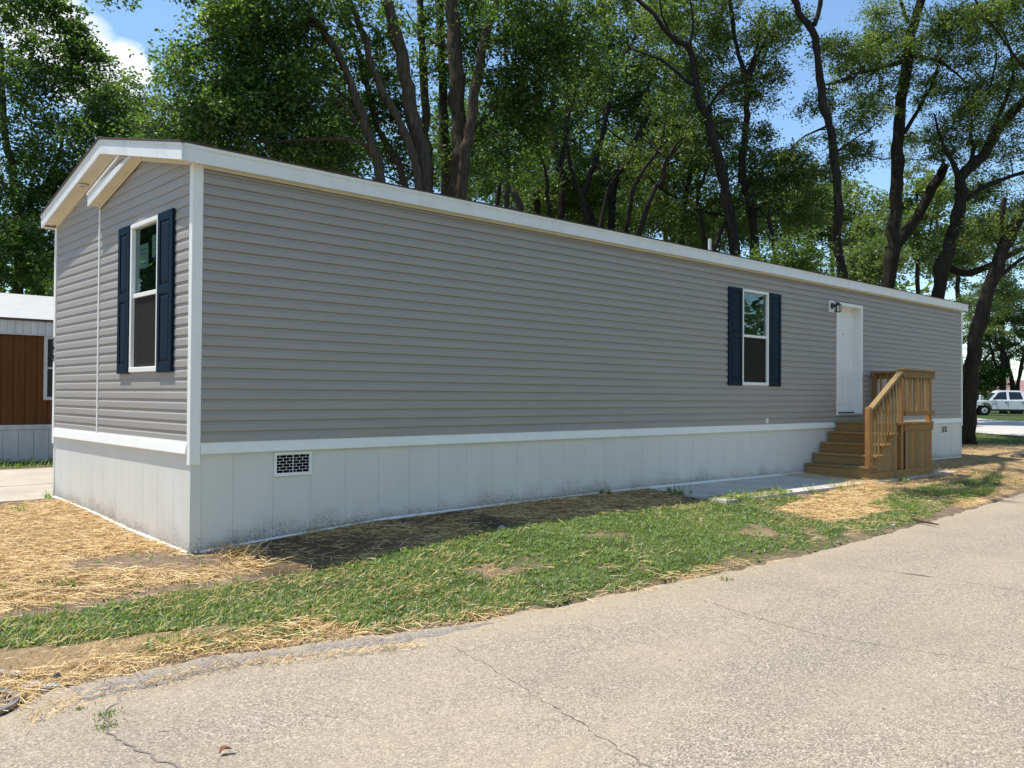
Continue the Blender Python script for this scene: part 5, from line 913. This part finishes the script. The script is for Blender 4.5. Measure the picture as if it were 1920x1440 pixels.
{"name":"box_elder","label":"dark green thicket tree low behind the tall roof vent pipe","kind":0,"stems":[[[30.88,14.99,0.07,0.153],[30.81,15.04,2.16,0.119],[30.59,15.18,8.15,0.099],[30.5,15.24,9.39,0.069],[30.62,15.12,10.01,0.04]]],"limbs":[],"blobs":[[30.58,15.18,9.39,2.47,1.24,2.2,60,0.8]],"leaf":0.15,"lpc":170,"group":None},
{"name":"backing_tree","label":"dark backing tree in the gap between the two maples and the mulberry","kind":0,"stems":[[[22.42,22.75,0.09,0.153],[22.42,22.75,2.63,0.119],[22.42,22.75,9.93,0.099],[22.31,22.78,13.64,0.068],[22.37,22.69,15.86,0.037]]],"limbs":[],"blobs":[[22.37,22.73,13.64,2.23,3.71,2.6,56,1.0]],"leaf":0.2,"lpc":105,"group":"trees farther back in the grove"},
{"name":"backing_tree","label":"dark backing tree behind the slim forking trunk","kind":0,"stems":[[[28.47,25.31,0.1,0.177],[28.47,25.31,2.74,0.137],[28.47,25.31,10.36,0.114],[28.35,25.35,14.06,0.078],[28.43,25.24,16.28,0.043]]],"limbs":[],"blobs":[[28.42,25.29,14.06,2.84,3.7,2.6,56,1.0]],"leaf":0.2,"lpc":105,"group":"trees farther back in the grove"},
{"name":"backing_tree","label":"dark backing tree behind the leaning elm stems","kind":0,"stems":[[[29.18,21.92,0.09,0.169],[29.18,21.92,2.64,0.131],[29.18,21.92,10.0,0.109],[29.07,21.96,13.81,0.075],[29.13,21.85,16.09,0.041]]],"limbs":[],"blobs":[[29.13,21.9,13.81,2.72,3.81,2.6,56,1.0]],"leaf":0.2,"lpc":105,"group":"trees farther back in the grove"},
{"name":"backing_tree","label":"olive backing tree filling behind the slanting elm","kind":1,"stems":[[[34.52,22.41,0.09,0.184],[34.52,22.41,2.77,0.143],[34.52,22.41,10.5,0.119],[34.4,22.45,14.36,0.082],[34.48,22.33,16.67,0.045]]],"limbs":[],"blobs":[[34.47,22.39,14.36,2.97,3.86,2.6,56,1.0]],"leaf":0.2,"lpc":105,"group":"trees farther back in the grove"},
{"name":"backing_tree","label":"dark backing tree behind the crooked locust","kind":0,"stems":[[[34.41,18.44,0.08,0.172],[34.41,18.44,2.49,0.133],[34.41,18.44,9.4,0.111],[34.3,18.47,13.02,0.077],[34.37,18.37,15.19,0.042]]],"limbs":[],"blobs":[[34.36,18.42,13.02,2.78,3.62,2.6,56,1.0]],"leaf":0.2,"lpc":105,"group":"trees farther back in the grove"},
{"name":"backing_tree","label":"dark backing tree at the left foot of the blue gap","kind":0,"stems":[[[38.22,17.63,0.09,0.18],[38.22,17.63,2.48,0.139],[38.22,17.63,9.34,0.116],[38.12,17.68,11.51,0.08],[38.21,17.57,12.82,0.044]]],"limbs":[],"blobs":[[38.19,17.62,11.51,2.03,2.18,2.6,56,1.0]],"leaf":0.2,"lpc":105,"group":"trees farther back in the grove"},
{"name":"backing_tree","label":"high olive backing crown behind the crooked locust top","kind":1,"stems":[[[33.9,20.14,0.09,0.177],[33.9,20.14,4.31,0.137],[33.9,20.14,16.67,0.114],[33.81,20.19,18.66,0.078],[33.89,20.09,19.86,0.043]]],"limbs":[],"blobs":[[33.87,20.13,18.66,1.99,1.99,2.6,26,1.0]],"leaf":0.2,"lpc":105,"group":"trees farther back in the grove"},
{"name":"backing_tree","label":"high dark backing crown above the slim forking tree","kind":0,"stems":[[[32.69,23.99,0.1,0.184],[32.69,23.99,4.48,0.143],[32.69,23.99,17.31,0.119],[32.59,24.04,19.38,0.082],[32.68,23.93,20.63,0.045]]],"limbs":[],"blobs":[[32.66,23.98,19.38,1.78,2.08,2.6,26,1.0]],"leaf":0.2,"lpc":105,"group":"trees farther back in the grove"},
{"name":"backing_tree","label":"dark backing tree behind the two right honey locusts","kind":0,"stems":[[[48.94,11.83,0.11,0.192],[48.91,11.85,2.21,0.149],[48.81,11.89,8.21,0.124],[48.7,11.94,11.61,0.085],[48.78,11.82,13.65,0.046]]],"limbs":[],"blobs":[[48.76,11.88,11.61,2.78,3.4,2.6,56,1.0]],"leaf":0.2,"lpc":105,"group":"trees farther back in the grove"},
{"name":"backing_tree","label":"olive backing tree behind the stout leaning tree","kind":1,"stems":[[[77.85,17.63,0.15,0.284],[77.85,17.63,2.72,0.22],[77.85,17.63,10.11,0.183],[77.69,17.71,14.22,0.126],[77.82,17.54,16.7,0.069]]],"limbs":[],"blobs":[[77.79,17.61,14.22,3.2,4.12,2.6,56,1.0]],"leaf":0.2,"lpc":105,"group":"trees farther back in the grove"},
{"name":"backing_tree","label":"dark backing tree behind the multi-stemmed maple","kind":0,"stems":[[[14.55,21.88,0.09,0.13],[14.55,21.88,2.51,0.101],[14.55,21.88,9.47,0.084],[14.47,21.91,11.78,0.058],[14.53,21.83,13.17,0.032]]],"limbs":[],"blobs":[[14.52,21.87,11.78,2.31,2.31,2.6,56,1.0]],"leaf":0.2,"lpc":105,"group":"trees farther back in the grove"},
{"name":"backing_tree","label":"olive backing tree behind the sinuous trunk","kind":1,"stems":[[[44.26,16.09,0.1,0.192],[44.26,16.09,2.66,0.149],[44.26,16.09,10.02,0.124],[44.16,16.15,12.19,0.085],[44.26,16.03,13.49,0.046]]],"limbs":[],"blobs":[[44.23,16.08,12.19,2.16,2.16,2.6,56,1.0]],"leaf":0.2,"lpc":105,"group":"trees farther back in the grove"},
{"name":"sapling","label":"thin bent sapling rising right of the slanting elm","kind":2,"stems":[[[16.14,10.26,0.06,0.127],[16.54,9.87,1.95,0.098],[17.74,8.71,7.33,0.082],[18.06,8.4,8.05,0.064],[18.17,8.29,8.76,0.046],[18.52,7.95,9.47,0.029]]],"limbs":[[[18.17,8.29,8.76,0.033],[18.52,7.95,9.34,0.025],[18.69,7.78,9.99,0.016]],[[18.17,8.29,8.76,0.029],[17.86,8.57,9.17,0.023],[17.5,8.9,9.49,0.016]]],"blobs":[[18.93,8.25,9.62,0.83,0.67,1.2,9,0.55]],"leaf":0.082,"lpc":200,"group":"slender saplings behind the roof"},
{"name":"sapling","label":"thin sapling crossing behind the slanting elm","kind":2,"stems":[[[16.99,10.18,0.06,0.104],[17.17,9.99,1.91,0.08],[17.72,9.42,7.19,0.067],[17.97,9.16,8.39,0.052],[18.38,8.76,9.23,0.038],[18.55,8.59,10.23,0.023]]],"limbs":[[[18.38,8.76,9.23,0.027],[18.74,8.42,9.82,0.022],[18.92,8.24,10.49,0.017]],[[18.38,8.76,9.23,0.023],[18.07,9.04,9.64,0.02],[17.7,9.38,9.97,0.017]]],"blobs":[[18.96,8.89,10.39,0.85,0.68,1.2,9,0.55]],"leaf":0.082,"lpc":200,"group":"slender saplings behind the roof"},
{"name":"sapling","label":"thin dark sapling left of the slanting elm","kind":2,"stems":[[[17.6,9.61,0.05,0.116],[17.39,9.78,1.87,0.09],[16.77,10.31,7.01,0.075],[16.44,10.59,8.38,0.059],[16.26,10.73,9.71,0.043],[16.46,10.51,11.05,0.026]]],"limbs":[[[16.26,10.73,9.71,0.03],[16.62,10.38,10.3,0.023],[16.79,10.21,10.97,0.017]],[[16.26,10.73,9.71,0.026],[15.95,11.01,10.12,0.021],[15.58,11.35,10.45,0.017]]],"blobs":[[16.83,10.85,11.22,0.85,0.68,1.2,9,0.55]],"leaf":0.082,"lpc":200,"group":"slender saplings behind the roof"},
{"name":"sapling","label":"thin crooked sapling below the crooked locust","kind":2,"stems":[[[20.73,8.06,0.05,0.107],[20.62,8.15,1.78,0.083],[20.3,8.39,6.67,0.069],[20.13,8.52,7.97,0.054],[20.39,8.26,9.18,0.039],[20.27,8.35,10.56,0.024]]],"limbs":[[[20.39,8.26,9.18,0.028],[20.77,7.9,9.79,0.023],[20.95,7.72,10.48,0.017]],[[20.39,8.26,9.18,0.024],[20.07,8.55,9.61,0.021],[19.69,8.9,9.95,0.017]]],"blobs":[[20.69,8.63,10.73,0.88,0.7,1.2,9,0.55]],"leaf":0.082,"lpc":200,"group":"slender saplings behind the roof"},
{"name":"sapling","label":"thin sapling at the left side of the blue gap","kind":2,"stems":[[[21.61,5.88,0.04,0.104],[21.48,5.99,1.65,0.08],[21.08,6.31,6.17,0.067],[20.92,6.44,7.08,0.045],[21.03,6.33,7.75,0.023]]],"limbs":[[[20.92,6.44,7.08,0.027],[21.28,6.1,7.67,0.022],[21.45,5.92,8.34,0.017]],[[20.92,6.44,7.08,0.023],[20.61,6.72,7.5,0.02],[20.24,7.06,7.83,0.017]]],"blobs":[[21.48,6.59,7.87,0.85,0.68,1.2,9,0.55]],"leaf":0.082,"lpc":200,"group":"slender saplings behind the roof"},
{"name":"sapling","label":"thin dark sapling right beside the forked maple","kind":2,"stems":[[[14.41,12.59,0.06,0.104],[14.49,12.5,1.97,0.08],[14.71,12.22,7.39,0.067],[14.79,12.12,8.36,0.052],[14.55,12.32,9.53,0.038],[14.63,12.22,10.7,0.023]]],"limbs":[[[14.55,12.32,9.53,0.027],[14.91,11.97,10.11,0.022],[15.09,11.8,10.78,0.017]],[[14.55,12.32,9.53,0.023],[14.24,12.6,9.94,0.02],[13.87,12.94,10.27,0.017]]],"blobs":[[14.97,12.59,10.87,0.85,0.68,1.2,9,0.55]],"leaf":0.082,"lpc":200,"group":"slender saplings behind the roof"},
{"name":"sapling","label":"thin sapling leaning right at the elm foot","kind":2,"stems":[[[17.16,11.42,0.06,0.107],[17.34,11.23,1.96,0.083],[17.89,10.63,7.34,0.069],[18.12,10.38,8.47,0.047],[18.62,9.91,9.34,0.024]]],"limbs":[[[18.12,10.38,8.47,0.028],[18.49,10.03,9.08,0.023],[18.68,9.85,9.77,0.017]],[[18.12,10.38,8.47,0.024],[17.8,10.68,8.9,0.021],[17.42,11.03,9.24,0.017]]],"blobs":[[19.01,10.23,9.48,0.88,0.7,1.2,9,0.55]],"leaf":0.082,"lpc":200,"group":"slender saplings behind the roof"},
{"name":"sapling","label":"thin sapling leaning right below the V-topped locust","kind":2,"stems":[[[18.19,9.08,0.05,0.09],[18.6,8.67,1.76,0.07],[19.83,7.47,6.57,0.058],[20.3,7.01,7.49,0.039],[20.91,6.44,8.08,0.02]]],"limbs":[[[20.3,7.01,7.49,0.023],[20.66,6.66,8.08,0.02],[20.84,6.49,8.75,0.017]],[[20.3,7.01,7.49,0.02],[19.99,7.29,7.91,0.019],[19.62,7.63,8.24,0.017]]],"blobs":[[21.35,6.7,8.21,0.85,0.68,1.2,9,0.55]],"leaf":0.082,"lpc":200,"group":"slender saplings behind the roof"},
{"name":"sapling","label":"thin dark sapling beside the slim forking tree","kind":2,"stems":[[[16.23,10.86,0.06,0.104],[16.15,10.92,1.92,0.08],[15.91,11.1,7.2,0.067],[15.79,11.19,8.54,0.052],[15.5,11.43,9.87,0.038],[15.6,11.31,11.37,0.023]]],"limbs":[[[15.5,11.43,9.87,0.027],[15.86,11.09,10.46,0.022],[16.03,10.91,11.13,0.017]],[[15.5,11.43,9.87,0.023],[15.19,11.71,10.28,0.02],[14.82,12.05,10.61,0.017]]],"blobs":[[15.95,11.66,11.56,0.85,0.68,1.2,9,0.55]],"leaf":0.082,"lpc":200,"group":"slender saplings behind the roof"},
{"name":"cottonwood_tree","label":"broad pale green tree spreading over the parked white pickup","kind":3,"stems":[[[78.99,16.74,0.15,0.319],[78.94,16.78,0.66,0.247],[78.8,16.9,1.88,0.206],[78.27,17.35,4.16,0.175],[77.91,17.66,5.99,0.145],[77.54,17.96,8.27,0.114]],[[78.09,17.57,0.15,0.284],[78.06,17.6,0.66,0.22],[77.96,17.68,1.87,0.183],[77.67,17.92,3.7,0.153],[77.24,18.28,5.53,0.122],[76.88,18.58,7.35,0.092]],[[80.8,17.78,0.15,0.219],[80.78,17.79,0.66,0.169],[80.74,17.82,1.89,0.141],[80.61,17.91,3.77,0.117],[80.46,18.03,5.18,0.094]],[[78.82,16.89,0.15,0.284],[78.84,16.86,0.72,0.22],[78.9,16.8,2.11,0.183],[79.07,16.61,4.17,0.149],[79.41,16.25,6.01,0.114]]],"limbs":[[[77.91,17.66,5.99,0.092],[76.89,18.59,6.62,0.069],[75.89,19.52,6.43,0.046]],[[77.54,17.96,8.27,0.092],[78.53,17.02,9.2,0.069],[79.54,16.08,8.98,0.046]],[[77.24,18.28,5.53,0.092],[76.59,18.91,4.61,0.069],[76.09,19.38,4.14,0.046]]],"blobs":[[77.85,17.63,10.11,2.75,2.29,2.5,60,0.8],[76.88,18.58,7.35,2.06,1.83,2.5,44,0.8],[78.89,16.71,7.37,1.83,1.83,2.5,40,0.8],[79.69,17.37,5.59,1.85,0.93,2,18,0.7],[78.68,19.61,9.39,1.88,2.82,2.5,36,0.8],[80.55,15.15,8.3,1.83,3.66,3,30,0.8]],"leaf":0.17,"lpc":210,"group":None},
{"name":"hedge_tree","label":"dark shaded evergreen clump left of the parked pickup","kind":0,"stems":[[[78.01,19.02,0.15,0.215],[78.0,19.02,0.6,0.167],[77.98,19.03,1.64,0.139],[77.93,19.06,3.03,0.104],[77.84,19.12,4.19,0.07]]],"limbs":[],"blobs":[[77.86,19.12,3.17,1.21,1.3,2,34,1],[77.07,19.84,3.72,0.93,1.85,2,26,1],[80.53,19.35,4.03,0.76,1.05,2,12,0.9]],"leaf":0.2,"lpc":190,"group":None},
{"name":"maple_tree","label":"maple across the road behind the viewer","kind":0,"stems":[[[2,-19,-0.27142857142857146,0.3],[2.1,-18.9,1.8285714285714285,0.22],[1.8,-19,6.328571428571428,0.15],[2,-18.8,10.878571428571428,0.06]]],"limbs":[],"blobs":[[2,-19,7.888571428571429,3.9,4.68,3.9,110,0.9],[3.95,-18,5.678571428571429,3.25,2.6,2.86,40,0.9]],"leaf":0.28,"lpc":65,"group":"maples outside the frame"},  # unseen row across the road, inferred from reflections, added to dim the long wall
{"name":"maple_tree","label":"maple across the road opposite the long wall window","kind":0,"stems":[[[11,-18,-0.22625000000000003,0.3],[11.1,-17.9,1.87375,0.22],[10.8,-18,6.87375,0.15],[11,-17.8,11.77375,0.06]]],"limbs":[],"blobs":[[11,-18,8.553749999999999,4.2,5.04,4.2,110,0.9],[13.1,-17,6.17375,3.5,2.8000000000000003,3.08,40,0.9]],"leaf":0.28,"lpc":65,"group":"maples outside the frame"},
{"name":"maple_tree","label":"maple across the road opposite the wooden stairs","kind":0,"stems":[[[20,-19,-0.15000000000000002,0.3],[20.1,-18.9,1.95,0.22],[19.8,-19,6.45,0.15],[20,-18.8,10.999999999999998,0.06]]],"limbs":[],"blobs":[[20,-19,8.01,3.9,4.68,3.9,110,0.9],[21.95,-18,5.800000000000001,3.25,2.6,2.86,40,0.9]],"leaf":0.28,"lpc":65,"group":"maples outside the frame"},
{"name":"maple_tree","label":"maple across the road past the far end of the home","kind":0,"stems":[[[30,-19,-0.06333333333333334,0.3],[30.1,-18.9,2.0366666666666666,0.22],[29.8,-19,6.536666666666667,0.15],[30,-18.8,11.086666666666666,0.06]]],"limbs":[],"blobs":[[30,-19,8.096666666666668,3.9,4.68,3.9,110,0.9],[31.95,-18,5.886666666666668,3.25,2.6,2.86,40,0.9]],"leaf":0.28,"lpc":65,"group":"maples outside the frame"},
{"name":"maple_tree","label":"maple across the road at the viewer left","kind":0,"stems":[[[-7,-20,-0.27785714285714286,0.3],[-6.9,-19.9,1.822142857142857,0.22],[-7.2,-20,5.8221428571428575,0.15],[-7,-19.8,10.022142857142857,0.06]]],"limbs":[],"blobs":[[-7,-20,7.262142857142857,3.5999999999999996,4.32,3.5999999999999996,110,0.9],[-5.2,-19,5.222142857142858,3.0,2.4000000000000004,2.64,40,0.9]],"leaf":0.28,"lpc":65,"group":"maples outside the frame"},
{"name":"maple_tree","label":"tall maple behind the brown home reflected in the gable window","kind":0,"stems":[[[-5.5,19,0.08200000000000002,0.3],[-5.4,19.1,2.182,0.22],[-5.7,19,6.182,0.15],[-5.5,19.2,10.382,0.06]]],"limbs":[],"blobs":[[-5.5,19,7.622,3.5999999999999996,4.32,3.5999999999999996,110,0.9],[-3.7,20,5.582000000000001,3.0,2.4000000000000004,2.64,40,0.9]],"leaf":0.28,"lpc":65,"group":"maples outside the frame"},
{"name":"maple_tree","label":"tall maple behind the far end of the brown home","kind":0,"stems":[[[-10,21,0.088,0.3],[-9.9,21.1,2.188,0.22],[-10.2,21,6.688,0.15],[-10,21.2,11.238,0.06]]],"limbs":[],"blobs":[[-10,21,8.248000000000001,3.9,4.68,3.9,110,0.9],[-8.05,22,6.038,3.25,2.6,2.86,40,0.9]],"leaf":0.28,"lpc":65,"group":"maples outside the frame"}]

YX = np.array([math.cos(YAW), -math.sin(YAW), 0]); YF_ = np.array([math.sin(YAW), math.cos(YAW), 0])
def spline(p, n):
    p = np.asarray(p, float); k = len(p); t = np.linspace(0, k-1, n); i = np.clip(t.astype(int), 0, k-2); u = (t-i)[:, None]
    P0 = p[np.maximum(i-1, 0)]; P1 = p[i]; P2 = p[i+1]; P3 = p[np.minimum(i+2, k-1)]
    return .5*((2*P1)+(P2-P0)*u+(2*P0-5*P1+4*P2-P3)*u*u+(3*P1-P0-3*P2+P3)*u**3)
def join(parts):
    vs = []; fs = []; n = 0
    for v, f in parts: vs.append(v); fs.append(f+n); n += len(v)
    return np.concatenate(vs), np.concatenate(fs)
def leaves(C, rad, per, size):
    """leaf quads strung along twigs round every clump centre C"""
    nc = len(C); nt_ = 9; n = nc*per
    tw = rng.normal(size=(nc, nt_, 3)); tw /= np.linalg.norm(tw, axis=2)[:, :, None]; tw[:, :, 2] = tw[:, :, 2]*.55-.08
    ci = np.repeat(np.arange(nc), per); ti = rng.integers(0, nt_, n); t = rng.random(n)**.6
    d = tw[ci, ti]; R = rad[ci]*rng.uniform(.75, 1.15, nc)[ci]
    pos = C[ci]+d*(t*R)[:, None]+rng.normal(size=(n, 3))*(R*.13)[:, None]; pos[:, 2] -= .18*R*t*t
    nrm = rng.normal(size=(n, 3)); nrm[:, 2] = np.abs(nrm[:, 2])+.55; nrm /= np.linalg.norm(nrm, axis=1)[:, None]
    ax = d+rng.normal(size=(n, 3))*.6; ax[:, 2] -= .35; ax -= nrm*(ax*nrm).sum(1)[:, None]; ax /= np.linalg.norm(ax, axis=1)[:, None]+1e-9; bx = np.cross(nrm, ax)
    s = (size*rng.uniform(.6, 1.25, n))[:, None]
    v = np.stack([pos, pos+ax*s*.5+bx*s*.30+nrm*s*.05, pos+ax*s, pos+ax*s*.5-bx*s*.30+nrm*s*.05], 1).reshape(-1, 3)
    f = np.arange(n*4).reshape(-1, 4); cl = rng.uniform(-.22, .22, nc)
    tint = np.clip(rng.normal(.42, .2, n)+cl[ci], 0, 1)
    twv = (C[:, None, :], tw, rad)
    return v, f, np.repeat(tint, 4), tw
def grow(t):
    st0 = np.array(t['stems'][0]); b = st0[0]; root = empty(t['name'], (b[0], b[1], gz(b[0], b[1])), label=t['label'], cat='tree' if 'shrub' not in t['name'] else 'shrub', group=t['group'])
    parts = []; nodes = []
    for i, s in enumerate(t['stems']+t['limbs']):
        s = np.array(s, float); L_ = np.linalg.norm(np.diff(s[:, :3], axis=0), axis=1).sum(); n = max(6, int(L_/.35)); q = spline(s, n); q[:, 3] = np.maximum(q[:, 3], .012)
        wob = rng.normal(size=(n, 3))*(.10*q[:, 3:4]+.008); wob[0] = 0; q[:, :3] += wob; big = i < len(t['stems'])
        rad = q[:, 3]*(1+.07*rng.normal(size=n))
        parts.append(tube(q[:, :3], rad, 12 if big else 8)); nodes.append(q)
    N = np.concatenate(nodes); C = []; RD = []
    for cx, cy, cz, a, h, d, n, cr in t['blobs']:
        u = rng.normal(size=(n, 3)); u /= np.linalg.norm(u, axis=1)[:, None]; u *= (rng.random(n)**.45)[:, None]
        C.append(np.array([cx, cy, cz])+u[:, :1]*a*YX+u[:, 1:2]*d*YF_+u[:, 2:]*h*np.array([0, 0, 1])); RD.append(np.full(n, cr)*rng.uniform(.75, 1.3, n))
    C = np.concatenate(C); RD = np.concatenate(RD)
    keep = ~((C[:, 0] > -1) & (C[:, 0] < 20) & (C[:, 1] > -1.5) & (C[:, 1] < 5.3) & (C[:, 2] < 5.4)) & (C[:, 2] > 1.0); C = C[keep]; RD = RD[keep]
    order = np.argsort(np.linalg.norm(C-N[len(N)//3, :3], axis=1)); hubs = N.copy()
    for j in order:
        c = C[j]; dd = hubs[:, :3]-c; dist = np.linalg.norm(dd, axis=1)+np.where(dd[:, 2] > -.1, 1.2*(dd[:, 2]+.4), 0); i = int(np.argmin(dist)); s = hubs[i]; L_ = np.linalg.norm(s[:3]-c)
        if L_ < .25 or L_ > 9: continue
        r0 = min(s[3]*.7, .05, .012+(.011 if t['kind'] == 0 else .018)*L_); mid1 = s[:3]+(c-s[:3])*.35+np.array([0, 0, .10*L_])+rng.normal(size=3)*.07*L_; mid2 = s[:3]+(c-s[:3])*.7+np.array([0, 0, .08*L_])+rng.normal(size=3)*.06*L_
        far_ = t['leaf'] >= .15; q = spline(np.array([[*s[:3], r0], [*mid1, r0*.75], [*mid2, r0*.5], [*c, max(.006, r0*.25)]]), 4 if far_ else 6); parts.append(tube(q[:, :3], q[:, 3], 3 if far_ else 5))
        hubs = np.concatenate([hubs, q[2:-1]])
    v, f, tint, tw = leaves(C, RD, t['lpc'], t['leaf'])
    for j in range(len(C) if t['leaf'] < .15 else 0):
        for k in range(0, 3): e = C[j]+tw[j, k]*RD[j]*.85-np.array([0, 0, .13*RD[j]]); m_ = (C[j]+e)/2+np.array([0, 0, .05]); parts.append(tube(np.array([C[j], m_, e]), [.009, .006, .003], 3))
    bv, bf = join(parts); mk = 'bark0' if t['kind'] == 0 else 'bark1'
    link('trunk', np_mesh('trunk', bv, bf, True), mk, root); link('crown', np_mesh('crown', v, f, False, dict(tint=tint)), LEAF[t['kind']], root)
for t in TREES: grow(t)
# the far wood that closes the view behind everything
n = 1500; ang = rng.uniform(-1.0, 2.35, n); dist = rng.uniform(62, 95, n); top = 8+5*vnoise(ang*9, ang*0, 1.3, 4)
C = np.stack([CAM[0]+dist*np.sin(ang), CAM[1]+dist*np.cos(ang), .8+rng.random(n)**1.1*top], -1)
C = C[~((C[:, 0] > 50) & (C[:, 0] < 82) & (C[:, 1] > 2) & (C[:, 1] < 32)) & ~((C[:, 0] > 80) & (C[:, 0] < 112) & (C[:, 1] > 4) & (C[:, 1] < 30) & (C[:, 2] < 4.2))]
v, f, tint, tw = leaves(C, rng.uniform(1.6, 2.6, len(C)), 50, .85)
link('distant_woods', np_mesh('distant_woods', v, f, False, dict(tint=np.clip(tint, 0, 1))), LEAF[1], None, label='hazy belt of far trees closing the view behind everything', cat='woods', kind='stuff')
